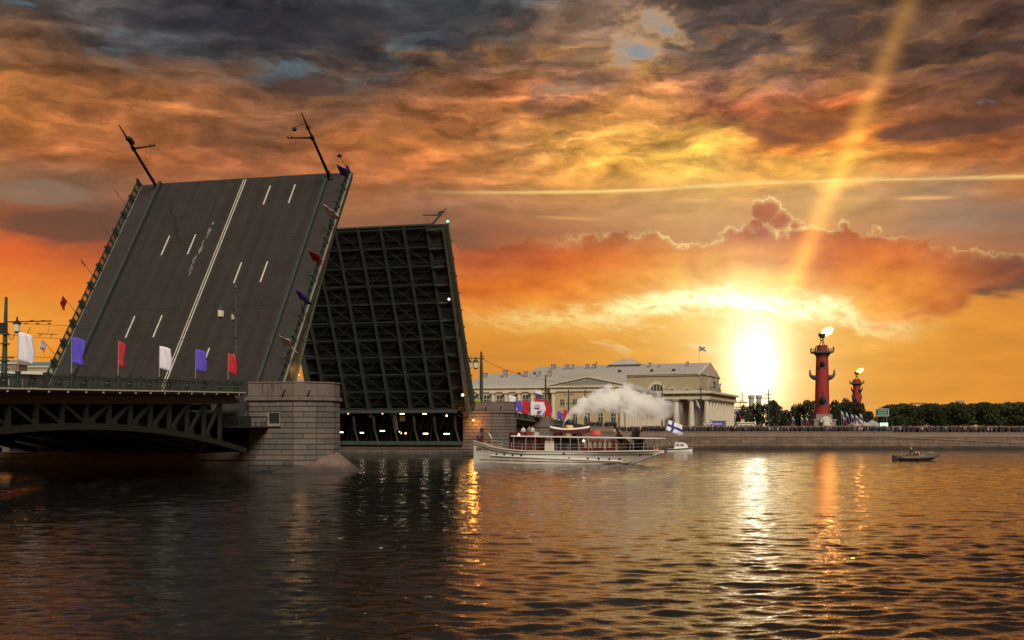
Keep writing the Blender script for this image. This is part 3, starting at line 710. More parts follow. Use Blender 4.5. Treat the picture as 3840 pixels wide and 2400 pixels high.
for s_ in (-1, 1):
    deck_strip(MB(), 10.504 * s_, 13.5 * s_, -58, -9.45, zd, -.126, 0).build('sidewalk', M_walk, span)
    deck_strip(MB(), 13.5 * s_, 14.06 * s_, -58, -9.45, zd, -.085, 0).build('ledge', M_ledge, span)
    deck_strip(MB(), 13.5 * s_, 13.96 * s_, -58, -9.45, zd, -.22, -.088).build('fascia', M_dsteel, span)
    railing(span, 13.86 * s_, -9.55, 16, zd)
for i in range(24):                                             # bolted ends of the brackets under the ledge
    t = -10.5 - i * 2.0; MB().box(13.965, 14.03, t - .06, t + .06, zd(t) - .26, zd(t) - .14).build('bracket_end', M_ledge, span)
def za(t): return 4.22 - 1.72 * ((t + 31.1) / 21.0) ** 2
for k, o in enumerate((13.0, 8.6, 4.2, -.2, -4.6, -9, -13.0)):
    front = k == 0
    m = MB(); deck_strip(m, o - .25, o + .25, -58, -9.6, lambda t: 5.58 + .0235 * (t + 41), 0, .52); m.build('upper_chord', M_dsteel if not front else M_dsteel, span)
    m = MB(); deck_strip(m, o - .1, o + .1, -58, -9.6, lambda t: 5.58 + .0235 * (t + 41), .52, 1.0); m.build('stringer', M_dsteel, span)
    m = MB(); deck_strip(m, o - .28, o + .28, -54.5, -7.8, za, -.25, .22, 24); m.build('arch_chord', M_truss if front else M_dsteel, span)
    if k < 4:
        for i in range(-8, 8):
            t = -31.1 + i * PL; zt = 5.6 + .0235 * (t + 41)
            if za(t) < 5.4 and t < -9 and t > -53:
                MB().bar((o, t, za(t) + .1), (o, t, zt), .26 if front else .2, .3, (1, 0, 0)).build('truss_post', M_truss if front else M_dsteel, span)
                if i != 0:
                    t2 = t - PL if i > 0 else t + PL
                    MB().bar((o, t, zt), (o, t2 + (.3 if i > 0 else -.3), za(t2) + .25), .24, .24, (1, 0, 0)).build('truss_diagonal', M_truss if front else M_dsteel, span)
                    if front: MB().add([(o + .29, t2 - .1, za(t2) + .2), (o + .29, t2 + (.75 if i > 0 else -.75), za(t2) + .2), (o + .29, t2 + (.45 if i > 0 else -.45), za(t2) + .62), (o + .29, t2 - .1, za(t2) + .5),
                                               (o + .27, t2 - .1, za(t2) + .2), (o + .27, t2 + (.75 if i > 0 else -.75), za(t2) + .2), (o + .27, t2 + (.45 if i > 0 else -.45), za(t2) + .62), (o + .27, t2 - .1, za(t2) + .5)],
                                              [(0,1,2,3),(7,6,5,4),(0,4,5,1),(1,5,6,2),(2,6,7,3),(3,7,4,0)]).build('gusset', M_truss, span)
for i in range(12):
    t = -31.1 + (i - 6) * 2 * PL / 1.5; 
    if -54 < t < -10: MB().box(-13, 12.6, t - .12, t + .12, 5.7, 6.2).build('floor_beam', M_dsteel, span)
# landing and steps between span and pier, in the dark below the leaf's tail
MB().box(11.5, 13.4, -9.3, -3.6, 4.2, 4.32).box(11.5, 11.6, -9.3, -3.6, 4.32, 5.3).box(13.3, 13.36, -9.3, -3.6, 5.2, 5.27).build('service_platform', M_dsteel, span)
for i in range(6): MB().bar((13.33, -9.2 + i * 1.05, 4.32), (13.33, -9.2 + i * 1.05, 5.23), .05).build('platform_baluster', M_dsteel, span)

# ------------------------------------------------------------------ raised leaves
M_bracest = pmat('brace_steel', (.026, .030, .022), .65, .3, 1.0, spec=.3)
GX = [-10.5 + 3.5 * i for i in range(7)]
M_edge = pmat('edge_steel', (.075, .075, .05), .6, .3, 1.0, spec=.4)
def gdepth(y): return 1.0 + 2.2 * max(0, (24 - y) / 24) ** 1.6
def road_mat():
    if 'leaf_asphalt' in MATS: return MATS['leaf_asphalt']
    m = bpy.data.materials.new('leaf_asphalt'); m.use_nodes = True; nt = m.node_tree; b = nt.nodes['Principled BSDF']; b.inputs['Roughness'].default_value = .85; b.inputs['Specular IOR Level'].default_value = .3
    tc = nt.nodes.new('ShaderNodeTexCoord'); sp = nt.nodes.new('ShaderNodeSeparateXYZ'); nt.links.new(tc.outputs['Object'], sp.inputs[0]); x, y, z = (X(nt, sp.outputs[i]) for i in range(3))
    grain = noise(nt, tc.outputs['Object'], 14, 3, .7); big = noise(nt, tc.outputs['Object'], .35, 4, .6)
    along = noise(nt, xyz(nt, x * 1.6, y * .05, 0.0), 1.0, 5, .65); fine_ = noise(nt, xyz(nt, x * 7.0, y * .10, 3.0), 1.0, 3, .6)
    f = 1.0 + (grain - .5) * .55 + (big - .5) * .6 + (along - .5) * .75 + (fine_ - .5) * .3
    for c_ in (-8.6, -4.95, -1.6, 1.9, 5.3, 8.6):                # wheel tracks polished darker
        for d_ in (-.85, .85): f = f * (1.0 - x.gauss(c_ + d_, .33) * .16)
    mast_streak = (x + 8.3 - (26.0 - y) * .52 + (big - .5) * 1.2).gauss(0, .28) * y.bump(19.5, 26.0, 1.2)   # darker diagonal streak below the mast
    blot = noise(nt, xyz(nt, x * .9, y * .55, 7.0), 1.0, 5, .6).step(.60, .72)
    f = f * (1.0 - mast_streak * .38) * (1.0 - blot * .28)
    for yj in (9.9, 19.8): f = f * (1.0 - y.gauss(yj, .05) * .5)
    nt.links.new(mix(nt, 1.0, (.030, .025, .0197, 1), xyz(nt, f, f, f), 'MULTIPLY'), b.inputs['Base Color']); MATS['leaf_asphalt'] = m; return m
def make_leaf(name, label, loc, rot, L, marks, y0=-4.6, gdepth=gdepth):
    lf = thing(name, label, 'drawbridge leaf', loc, rot)
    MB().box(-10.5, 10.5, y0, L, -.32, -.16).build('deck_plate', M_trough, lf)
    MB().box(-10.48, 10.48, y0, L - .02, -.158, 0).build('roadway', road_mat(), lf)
    MB().box(-10.6, 10.6, L, L + .16, -.55, .01).build('tip_beam', M_greenl, lf)
    for s_ in (-1, 1):
        a, b_ = sorted((10.7 * s_, 13.05 * s_))
        MB().box(a, b_, y0 + .6, L - .05, -.1, .1).build('sidewalk', M_walk, lf)
        a, b_ = sorted((10.5 * s_, 10.82 * s_))
        MB().box(a, b_, y0, L + .05, -.3, .52).build('curb_barrier', M_greenl, lf, bevel=.05)
        a, b_ = sorted((13.05 * s_, 13.42 * s_))
        MB().box(a, b_, y0 + 2, L, -.24, .10).build('edge_fascia', M_greenl, lf)
        MB().box(a, b_ + .02 * (s_ > 0), y0 + 2, L, .10, .14).build('edge_strip', pmat('edge_strip', (.16, .15, .11), .7), lf)
        a, b_ = sorted((12.9 * s_, 13.3 * s_))
        MB().box(a, b_, y0 + 2, L - .1, -.62, -.25).build('edge_girder', M_greenl, lf)
        # railing: solid ironwork with rows of openings
        for i in range(int((L - 1) / PL) + 1):
            y = L - .1 - i * PL
            if y - PL < -2: break
            inst('railing_post', ME_post, lf, (13.2 * s_, y - .12, .144))
            p = MB(); h0, h1 = .16, 1.06; xx = (13.16 * s_, 13.24 * s_); xa, xb = min(xx), max(xx)
            yy = y - .24; ye = y - PL
            p.box(xa, xb, ye, yy, h1 - .12, h1); p.box(xa, xb, ye, yy, h0, h0 + .12)
            ln = yy - ye
            for c0, c1 in ((0, .20), (.43, .57), (.80, 1.0)): p.box(xa + .01, xb - .01, ye + ln*c0, ye + ln*c1, h0 + .12, h1 - .12)
            for c in (.25, .30, .35, .40, .61, .66, .71, .76): p.box(xa + .025, xb - .025, ye + ln*c - .015, ye + ln*c + .015, h0 + .12, h1 - .12)
            pn = p.build('railing_panel', M_green, lf)
        for i in range(11):                                     # brackets carrying the sidewalk
            y = .6 + i * (L - 1.2) / 10
            MB().add([(10.5 * s_, y - .06, -.33), (12.9 * s_, y - .06, -.3), (12.9 * s_, y - .06, -.55), (10.5 * s_, y - .06, -1.1), (10.5 * s_, y + .06, -.33), (12.9 * s_, y + .06, -.3), (12.9 * s_, y + .06, -.55), (10.5 * s_, y + .06, -1.1)],
                     [(0,1,2,3),(7,6,5,4),(0,4,5,1),(1,5,6,2),(2,6,7,3),(3,7,4,0)]).build('bracket', M_greenl, lf)
        # lattice edge truss below the sidewalk, deeper towards the hinge
        ed_ = lambda y: .75 + 1.9 * max(0, (26 - y) / 26) ** 1.3
        yy_ = [L - .4 - i * (L - .4 - max(y0, -1)) / 12 for i in range(13)]
        for a, b_ in zip(yy_[:-1], yy_[1:]):
            MB().bar((12.9 * s_, a, -ed_(a)), (12.9 * s_, b_, -ed_(b_)), .30, .16).build('edge_chord', M_edge, lf)
            MB().bar((12.9 * s_, a, -.55), (12.9 * s_, b_, -ed_(b_)), .12, .10).build('edge_diagonal', M_edge, lf)
            MB().bar((12.9 * s_, b_, -.55), (12.9 * s_, b_, -ed_(b_)), .14, .12).build('edge_post', M_edge, lf)
            if b_ < 10: MB().add([(12.9 * s_, a, -.5), (12.9 * s_, b_, -.5), (12.9 * s_, b_, -ed_(b_)), (12.9 * s_, a, -ed_(a)), (12.86 * s_, a, -.5), (12.86 * s_, b_, -.5), (12.86 * s_, b_, -ed_(b_)), (12.86 * s_, a, -ed_(a))], [(0,1,2,3),(7,6,5,4),(0,4,5,1),(1,5,6,2),(2,6,7,3),(3,7,4,0)]).build('edge_plate', M_edge, lf)
            MB().bar((12.85 * s_, b_, -ed_(b_)), (10.6 * s_, b_, -gdepth(b_) + .2), .12, .10).build('edge_tie', M_bracest, lf)
    ys = [L, 24, 18, 12, 8, 4, 0] + ([-2.0] if y0 < -2 else []) + [y0]
    for x in GX:
        web = [(y, -.33) for y in ys] + [(y, -gdepth(y)) for y in reversed(ys)]
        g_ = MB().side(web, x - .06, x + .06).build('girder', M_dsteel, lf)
        fl = MB()
        for a, b_ in zip(ys[:-1], ys[1:]): fl.bar((x, a, -gdepth(a)), (x, b_, -gdepth(b_)), .44, .08)
        fl.build('flange', M_greenl, g_)
    rows_ = [L - .3 - i * (L - .6) / 10 for i in range(11)]
    for y in rows_:
        d_ = gdepth(y)
        MB().box(-10.5, 10.5, y - .10, y + .10, -d_ + .06, -d_ + .20).build('cross_beam', M_bracest, lf)
    for b_i in range(6):
        for r in range(10):
            xa, xb = GX[b_i] + .2, GX[b_i + 1] - .2; ya, yb = rows_[r] - .15, rows_[r + 1] + .15
            za_, zb_ = -gdepth(ya) + .14, -gdepth(yb) + .14
            both = b_i in (1, 4)
            if both or (b_i + r) % 2 == 0: MB().bar((xa, ya, za_), (xb, yb, zb_), .075, .05).build('brace', M_bracest, lf)
            if both or (b_i + r) % 2 == 1: MB().bar((xb, ya, za_ - .07), (xa, yb, zb_ - .07), .075, .05).build('brace', M_bracest, lf)
    for i in range(24):                                         # ribbed underside between the girders
        y = -1 + i * (L / 24); MB().box(-10.4, 10.4, y, y + .3, -.45, -.325).build('trough_rib', M_trough, lf)
    if marks:
        for x, s0 in ((-6.58, 20.86), (-3.32, 20.86), (3.73, 28.11), (6.81, 28.11)):
            for k in range(3):
                s1 = s0 - k * 11.87
                if s1 > -3: MB().box(x - .085, x + .085, max(s1 - 2.99, -4.4), s1, .002, .005).build('lane_dash', M_paint, lf)
        for dx in (-.14, .14): MB().box(.16 + dx - .06, .16 + dx + .06, -4.4, L - .03, .002, .005).build('centre_line', M_paint if dx > 0 else pmat('centre_paint', (.44, .39, .27), .75, .3, 2), lf)
        for y1, y2, x in ((22.6, 20.3, -1.75), (20.0, 18.0, -1.9), (17.6, 14.8, -2.15)):
            m = MB(); rr = random.Random(int(y1 * 10))
            for i in range(14):
                yy = y2 + (y1 - y2) * rr.random(); xx = x + rr.uniform(-.16, .16); m.box(xx - .05, xx + .05, yy - .22, yy + .22, .002 , .0045 + i * .0001)
            m.build('worn_marking', M_worn, lf)
    else:
        for dx in (-.14, .14): MB().box(dx - .06, dx + .06, -4.4, L - .03, .002, .005).build('centre_line', M_paint, lf)
    return lf
TH1, TH2 = R(55), R(61.5)
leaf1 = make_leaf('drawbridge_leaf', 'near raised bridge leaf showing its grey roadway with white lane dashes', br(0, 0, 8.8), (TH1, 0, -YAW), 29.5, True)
leaf2 = make_leaf('drawbridge_leaf', 'far raised bridge leaf showing its dark riveted underside grid of girders', br(0, 66.0, 7.9), (TH2, 0, math.pi - YAW), 29.2, False, -.8, lambda y: .75 + 1.0 * max(0, (24 - y) / 24) ** 1.6)
M1 = Matrix.Translation(br(0, 0, 8.8)) @ Matrix.Rotation(-YAW, 4, 'Z') @ Matrix.Rotation(TH1, 4, 'X')
M2 = Matrix.Translation(br(0, 66.0, 7.9)) @ Matrix.Rotation(math.pi - YAW, 4, 'Z') @ Matrix.Rotation(TH2, 4, 'X')

# ------------------------------------------------------------------ far fixed spans
fs = bridge_thing('bridge_span', 'far fixed bridge span with green railing running to the opposite bank behind the steamer', 'bridge')
deck_strip(MB(), -13.7, 13.7, 74, 156, zf, -.45, -.13).build('deck_slab', M_dsteel, fs)
deck_strip(MB(), -10.5, 10.5, 74, 156, zf, -.126, -.02).build('roadway', M_asph, fs)
deck_strip(MB(), 10.504, 13.5, 74, 156, zf, -.126, 0).build('sidewalk', M_walk, fs)
deck_strip(MB(), 13.5, 14.06, 74, 156, zf, -.12, 0).build('ledge', M_chrome, fs)
railing(fs, 13.86, 155.5, 30, zf)
for a, b_ in ((74, 105.8), (110.2, 153)):
    mid, half = (a + b_) / 2, (b_ - a) / 2
    def zarch(t, mid=mid, half=half): return zf(t) - 1.7 - 1.3 * ((t - mid) / half) ** 2
    for o in (13.0, 6.5, 0, -6.5):
        deck_strip(MB(), o - .2, o + .2, a, b_, zf, -1.0, -.45).build('upper_chord', M_dsteel, fs)
        deck_strip(MB(), o - .2, o + .2, a, b_, zarch, -.3, .05, 14).build('arch_chord', M_dsteel, fs)
        if o > 6:
            for i in range(1, 13):
                t = a + (b_ - a) * i / 13; MB().bar((o, t, zarch(t)), (o, t, zf(t) - 1.0), .2).build('truss_post', M_dsteel, fs)
# ------------------------------------------------------------------ flags
M_fl = {'white': pmat('flag_white', (.66, .63, .66), .8, .06, 2), 'blue': pmat('flag_blue', (.085, .055, .44), .8, .1, 2), 'red': pmat('flag_red', (.42, .010, .018), .8, .1, 2)}
def cloth(origin, down, fly, H, W, seed=0, nx=8, ny=10, amp=.10, droop=.0):
    """rippling sheet: hoist edge runs 'down' from origin, the fly edge blows along 'fly'"""
    m = MB(); rr = random.Random(seed); ph = rr.uniform(0, 6.28); d, f = Vector(down).normalized(), Vector(fly).normalized(); n = d.cross(f).normalized()
    for j in range(ny + 1):
        for i in range(nx + 1):
            a, b_ = i / nx, j / ny
            p = Vector(origin) + d * (b_ * H * (1 - .06 * a * math.sin(ph))) + f * (a * W * (1 - .12 * math.sin(3.1 * b_ + ph) * a)) + n * (amp * a * math.sin(5.2 * a + 2.6 * b_ + ph) + amp * .45 * a * math.sin(11 * a - 4.5 * b_ + 2 * ph)) + f * (W * .07 * a * math.sin(7 * b_ + ph)) + d * (droop * a * a * W)
            m.v.append(tuple(p))
    for j in range(ny):
        for i in range(nx): q = j * (nx + 1) + i; m.f.append((q, q + 1, q + nx + 2, q + nx + 1)); m.mi.append(0)
    return m
def add_flag(label, base, pole_dir, pole_len, H, W, fly, color, seed, group, droop=.25, top_gap=.05, amp=.10, hoist_down=None):
    base = Vector(base); d = Vector(pole_dir).normalized()
    t = thing('flag', label, 'flag', base, (0, 0, 0), group)
    MB().tube([(0, 0, 0), d * pole_len], [.032, .02], 6).build('pole', M_chrome, t)
    top = d * (pole_len - top_gap)
    o = cloth(top, hoist_down or -d, fly, H, W, seed, amp=amp, droop=droop).build('cloth', M_fl[color] if isinstance(color, str) else color, t, smooth=True)
    s = o.modifiers.new('thickness', 'SOLIDIFY'); s.thickness = .012
    return t
GF = 'festive flags along the near railing'
names = ['white', 'blue', 'red', 'white', 'blue', 'red']
lab = ['white flag on the near railing, first from the left edge, against the orange sky', 'blue flag on the near railing, second from the left edge of the picture',
       'narrow red flag on the near railing, left of the white centre line', 'white flag on the near railing in front of the white centre line of the roadway',
       'blue flag on the near railing, right of the white centre line', 'red flag on the near railing next to the lamp post with two lanterns']
dims = [(1.85, .88), (1.85, .88), (1.85, .46), (1.75, .84), (1.75, .80), (1.65, .68)]
for i, c in enumerate(names):
    t = -9.55 - PL * (11 - 2 * i) ; b_ = br(13.86, t, zd(t) + 1.0)
    H, W = dims[i]
    add_flag(lab[i], b_, (0.01, 0, 1), H + .75, H, W, (1.0, .12, .0), c, 30 + i, GF, droop=.28 if c != 'red' else .5, amp=.12)
# flags along the railings of the near leaf: poles stand square to the tilted deck
N1 = (M1.to_3x3() @ Vector((0, 0, 1))).normalized()
GL = 'festive flags along the tilted railing of the near leaf'
for y, c, lb in ((27.2, 'blue', 'blue flag topmost on the right railing of the near raised leaf'), (21.0, 'white', 'white flag second from the top on the right railing of the near raised leaf'),
                 (14.4, 'red', 'red flag at the middle of the right railing of the near raised leaf'), (9.0, 'blue', 'blue flag on the lower right railing of the near raised leaf'),
                 (3.0, 'white', 'white flag lowest on the right railing of the near raised leaf, above the pier')):
    b_ = M1 @ Vector((13.2, y, 1.1))
    add_flag(lb, b_, N1, 2.3, 1.6, 1.3, (.9, 0, -.45), c, int(y * 7), GL, droop=.1, amp=.13)
for y, c, lb in ((25.0, 'red', 'furled red flag topmost on the left railing of the near raised leaf'), (20.0, None, 'bare flag staff on the left railing of the near raised leaf'),
                 (14.2, 'red', 'half furled red flag midway down the left railing of the near raised leaf'), (8.9, 'red', 'red flag blowing left from the lower left railing of the near raised leaf'),
                 (3.0, 'white', 'small white flag lowest on the left railing of the near raised leaf')):
    b_ = M1 @ Vector((-13.2, y, 1.1))
    if c: add_flag(lb, b_, N1, 2.6, .9, .25 if y > 12 else .9, (.35, .1, -.9) if y > 12 else (-.3, 0, -.8), c, int(y * 5), 'flags along the left railing of the near leaf', droop=.1, amp=.06)
    else:
        tt = thing('flag', lb, 'flag', b_, (0, 0, 0), 'flags along the left railing of the near leaf'); MB().tube([(0, 0, 0), N1 * 2.6], [.045, .03], 6).build('pole', M_chrome, tt)

# ------------------------------------------------------------------ lamp posts and masts
def lantern(m_frame, m_glass, root, c, s=1.0):
    x, y, z = c
    g_ = MB().lathe([(.17*s, -.34*s), (.21*s, -.30*s), (.24*s, .16*s)], c, 6).build('lantern', m_glass, root)
    MB().lathe([(.29*s, .16*s), (.28*s, .20*s), (.12*s, .36*s), (.06*s, .42*s), (.06*s, .56*s), (.01, .66*s)], c, 6).build('lantern_cap', m_frame, g_)
    MB().lathe([(.08*s, -.44*s), (.18*s, -.34*s)], c, 6).build('lantern_base', m_frame, g_)
def pole(root, base, top, r0, r1, rings=()):
    m = MB(); b_, t = Vector(base), Vector(top); m.tube([b_, b_ + (t - b_) * .06, b_ + (t - b_) * .062, t], [r0 * 1.5, r0 * 1.4, r0, r1], 10)
    for k in rings:
        p = b_ + (t - b_) * k; d = (t - b_).normalized(); m.tube([p - d * .06, p + d * .06], r0 * 1.45, 10)
    m.build('pole', M_green, root)
p0 = br(13.25, -9.75, zd(-9.75))
lp = thing('lamp_post', 'green cast iron lamp post with two pale lanterns in front of the raised roadway', 'lamp post', p0)
pole(lp, (0, 0, 0), (0, 0, 8.9), .155, .10, (.3, .55, .78))
MB().lathe([(.10, 8.9), (.17, 8.96), (.17, 9.05), (.07, 9.15), (.14, 9.35), (.02, 9.62)], n=8).build('finial', M_green, lp)
for dx, dy, zz, s_ in ((-1.38, .1, 7.15, 1.25), (-.48, 1.2, 6.95, 1.1)):
    MB().tube([(0, 0, 7.55), (dx * .6, dy * .6, 7.75 - (7.15 - zz)), (dx, dy, 7.7 - (7.15 - zz))], .045, 6).tube([(dx, dy, 7.7 - (7.15 - zz)), (dx, dy, zz + .6)], .03, 6).build('arm', M_green, lp)
    lantern(M_green, M_lant, lp, (dx, dy, zz), s_)
p1 = br(-12.2, -8.2, zd(-8.2))
ml = thing('tram_mast', 'dark tram wire mast with brackets and a hanging lantern at the left edge', 'mast', p1)
pole(ml, (0, 0, 0), (.25, 0, 9.4), .30, .13, (.35, .52, .62))
MB().box(-.33, .27, -.3, .3, 5.9, 6.9).build('junction_box', M_black, ml)
MB().bar((.1, 0, 7.0), (4.8, -.4, 7.05), .10).bar((.1, 0, 3.55), (1.0, 0, 3.55), .12).bar((-.5, 0, 3.6), (.1, 0, 3.6), .1).build('bracket', M_black, ml)
lantern(M_black, M_lant, ml, (1.35, -.1, 6.55), 1.5)
for k, (x0, x1, dz) in enumerate(((.3, 1.3, -1.2), (1.5, 2.6, -1.1))):
    pts = [(x0 + (x1 - x0) * i / 8, -.1, 6.5 + dz * math.sin(math.pi * i / 8)) for i in range(9)]
    MB().tube(pts, .03, 5).build('cable', M_rope, ml)
for k in range(5): MB().box(2.2 + k * .55, 2.5 + k * .55, -.45, -.35, 6.75 + (k % 2) * .28, 6.85 + (k % 2) * .28).build('insulator', M_black, ml)
# overhead wires from the mast towards the lamp post and the far side
def wire(label, a, b_, sag, r_=.02, n=14):
    a, b_ = Vector(a), Vector(b_); c = a
    w = thing('overhead_wire', label, 'wire', a)
    MB().tube([(b_ - a) * (i / n) - Vector((0, 0, sag * 4 * (i / n) * (1 - i / n))) for i in range(n + 1)], r_, 5).build('cable', M_rope, w)
    return w
wt = p1 + Vector((.15, 0, 7.0)); we = p0 + Vector((0, 0, 7.1))
w_ = wire('upper overhead tram wire crossing in front of the raised roadway', wt, we, .7)
wire('middle overhead tram wire crossing in front of the raised roadway', wt - Vector((0, 0, 1.2)), we - Vector((0, 0, 2.1)), .5)
wire('lower overhead tram wire crossing in front of the raised roadway', wt - Vector((0, 0, 3.3)), we - Vector((0, 0, 3.6)), .3)
# switch gear that hangs on the wires
for u, v, s_, lb in ((505, 1125, 1.0, 'wire crossing frame hanging left of the centre line'), (725, 1246, .9, 'wire crossing frame hanging right of the centre line'), (985, 1133, .7, 'small wire crossing frame right of the lamp post'), (180, 1252, 1.2, 'spiky wire switch frame hanging against the orange sky at the left')):
    p = at(u, v, 104); t = thing('wire_switch', lb, 'wire fitting', p)
    m = MB(); rr = random.Random(u)
    m.bar((-.75 * s_, 0, 0), (.75 * s_, 0, -.04), .05)
    for i in range(7): x = rr.uniform(-.7, .7) * s_; m.bar((x, 0, 0), (x + rr.uniform(-.3, .3), 0, rr.uniform(-.35, .35)), .035)
    m.build('frame', M_black, t)
    MB().tube([(0, 0, 0), (rr.uniform(-.2, .2), .3, 1.1)], .012, 4).build('hanger', M_rope, t)
# masts on the tips of the leaves, square to the tilted decks
def leaf_mast(MM, x, y, L_, label, side, ball=False, dark=M_black):
    b_ = MM @ Vector((x, y, .1)); rot = MM.to_euler()
    t = thing('tram_mast', label, 'mast', b_, tuple(rot))
    MB().tube([(0, 0, 0), (0, 0, L_ * .62), (0, 0, L_ * .63), (0, 0, L_ * .84), (0, 0, L_)], [.19, .15, .12, .10, .05], 8).lathe([(.32, 0), (.32, .18), (.2, .3)], n=8).build('pole', dark, t)
    MB().box(-.16, .16, -.16, .16, L_ * .60, L_ * .66).build('bracket_band', dark, t); MB().box(-.14, .14, -.14, .14, L_ * .76, L_ * .80).build('bracket_band', dark, t)
    MB().tube([(0, 0, L_ * .63), (side * 2.9, 0, L_ * .655)], [.13, .06], 6).build('arm', dark, t)
    for k in (2.3, 2.75): MB().box(side * k - .04, side * k + .04, -.05, .05, L_ * .64 - .02, L_ * .64 + .32).build('insulator', dark, t)
    for k in (1.9, 2.4): MB().tube([(side * k, 0, L_ * .65), (side * k - side * .1, -1.3, L_ * .65 - .5)], .014, 4).build('cable', M_rope, t)
    if ball:
        MB().tube([(0, 0, L_ * .84), (side * 1.5, 0, L_ * .80)], .035, 5).build('lamp_arm', dark, t); MB().ball((side * 1.6, 0, L_ * .775), .27, 8, 6).build('lamp', dark, t, smooth=True)
    else: MB().box(.05, .5, -.2, .2, L_ * .70, L_ * .78).ball((.25, -.1, L_ * .80), .25, 6, 5).build('lamp', dark, t)
leaf_mast(M1, -11.0, 28.9, 9.3, 'dark mast leaning from the upper left corner of the near raised leaf', 1)
leaf_mast(M1, 11.0, 28.6, 9.3, 'dark mast with a ball lamp leaning from the upper right corner of the near leaf', -1, True)
leaf_mast(M2, -10.6, 28.7, 9.3, 'grey mast with a side arm on the top edge of the far raised leaf', 1, False, M_greenl)
sl = thing('signal_lamp', 'small green signal lamp at the top right corner of the far leaf', 'lamp', M2 @ Vector((-13.2, 29.0, .9)))
MB().ball((0, -.1, .2), .22, 8, 6).build('lens', emat('green_signal', (.15, .9, .5), 1.2), sl, smooth=True); MB().box(-.2, .2, -.05, .25, -.3, .5).build('housing', M_black, sl)
for y, z, lb in ((18.0, -.8, 'small white navigation lamp on the right edge of the far leaf'),):
    q = thing('signal_lamp', lb, 'lamp', M2 @ Vector((-12.2, y, z))); MB().ball((0, 0, 0), .2, 8, 6).build('lens', emat('white_signal', (1, .9, .75), 1.5), q, smooth=True); MB().box(-.1, .1, .05, .3, -.3, .3).build('housing', M_black, q)
q = thing('signal_lamp', 'small lamp on a stalk at the top right corner of the near leaf', 'lamp', M1 @ Vector((13.2, 29.2, .9)))
MB().tube([(0, 0, 0), N1 * 1.2 + Vector((-.5, 0, .4))], .03, 5).build('stalk', M_black, q); MB().lathe([(.05, -.1), (.26, -.05), (.3, .1), (.08, .3)], N1 * 1.2 + Vector((-.5, 0, .4)), 8).build('head', M_black, q)
# lit lamps of the bridge works
def point(name, loc, color, power, r_=.15):
    d = bpy.data.lights.new(name, 'POINT'); d.energy = power; d.color = color; d.shadow_soft_size = r_ * 3.2
    o = bpy.data.objects.new(name, d); COL.objects.link(o); o.location = loc; return o
def lamp_thing(label, p, r_, color, em, power, off=(0, -.4, 0)):
    t = thing('work_lamp', label, 'lamp', p)
    MB().ball((0, 0, 0), r_, 10, 8).build('bulb', emat('lamp_' + label[:18], color, em), t, smooth=True)
    MB().lathe([(.06, r_ * .9), (r_ * 1.5, r_ * .7), (r_ * 1.4, r_ * .95), (.05, r_ * 1.8)], (0, .1, 0), 10).build('hood', M_black, t)
    l = point('lamp_light', Vector(off), color, power, r_); l.parent = t
    return t
lamp_thing('bright orange work lamp glaring at the lower right corner of the far leaf', at(1735, 1481, 168), .2, (1.0, .50, .16), 6, 110)
lamp_thing('orange floodlight low on the far pier, in front of the lit stone', br(13.2, 66.15, 5.7), .16, (1.0, .34, .045), 3, 420, (0, -.5, -.5))
lamp_thing('orange lamp hidden under the lower right edge of the near leaf', M1 @ Vector((13.5, 2.2, -1.9)), .06, (1.0, .50, .12), 2, 45, (.1, -.1, .6))
# poles on the far bridge and the quay
def far_mast(u, v1, b_, label, arms, grp='wire masts on the far bridge and quay', thick=.16, lamps=False):
    Y = b_.y; h = EYE + (1620 - v1) / FPX * Y - b_.z
    t = thing('tram_mast', label, 'mast', b_, (0, 0, 0), grp)
    MB().tube([(0, 0, 0), (0, 0, h * .7), (0, 0, h)], [thick * 1.15, thick, thick * .6], 8).build('pole', M_green, t)
    for z, wl, wr in arms:
        MB().bar((-wl, 0, h * z), (wr, 0, h * z), .13, .16).bar((-wl * .7, 0, h * z), (-wl * .7, 0, h * z + .4), .08).bar((wr * .7, 0, h * z), (wr * .7, 0, h * z + .4), .08).build('cross_arm', M_green, t)
    if lamps:
        for dx in (-.9, -2.0): lantern(M_green, M_lant, t, (dx, 0, h * .78), 1.9)
    return t
far_mast(1805, 1318, onb(1805, 13.0, 7.45), 'tall dark mast with two lanterns standing on the far pier', ((.88, 2.4, .5),), thick=.26, lamps=True)
far_mast(2046, 1408, onb(2046, 13.0), 'dark mast beside the red flags on the far bridge', ((.70, 1.0, .3),), thick=.2)
far_mast(2132, 1460, onb(2132, 13.0), 'thin mast with cross arms left of the steam plume', ((.86, 1.2, 1.2), (.62, .5, 1.0)))
far_mast(2194, 1460, Vector((at(2194, 0, 262).x, 262, G0)), 'mast with lamp arms rising behind the start of the steam plume', ((.82, 1.3, 1.3), (.70, 1.0, 1.0)))
far_mast(2483, 1437, Vector((at(2483, 0, 248).x, 248, G0)), 'dark quay mast in front of the left columns of the columned building', ((.88, 1.1, 1.1),))
far_mast(2628, 1449, Vector((at(2628, 0, 248).x, 248, G0)), 'dark quay mast in front of the corner of the columned building', ((.93, .6, .6), (.84, .9, .9)))
far_mast(2882, 1460, Vector((at(2882, 0, 262).x, 262, G0)), 'dark quay mast in front of the trees right of the sun glare', ((.88, .7, .7), (.80, 1.4, .5)))
# overhead wires on the far side
wire('sagging tram wires above the far bridge', at(1805, 1345, onb(1805, 13.0).y), at(2046, 1425, onb(2046, 13.0).y), .6, .03)
wire('tram wires between the far bridge and the quay masts', at(2046, 1425, onb(2046, 13.0).y), at(2483, 1465, 248), .8, .03)
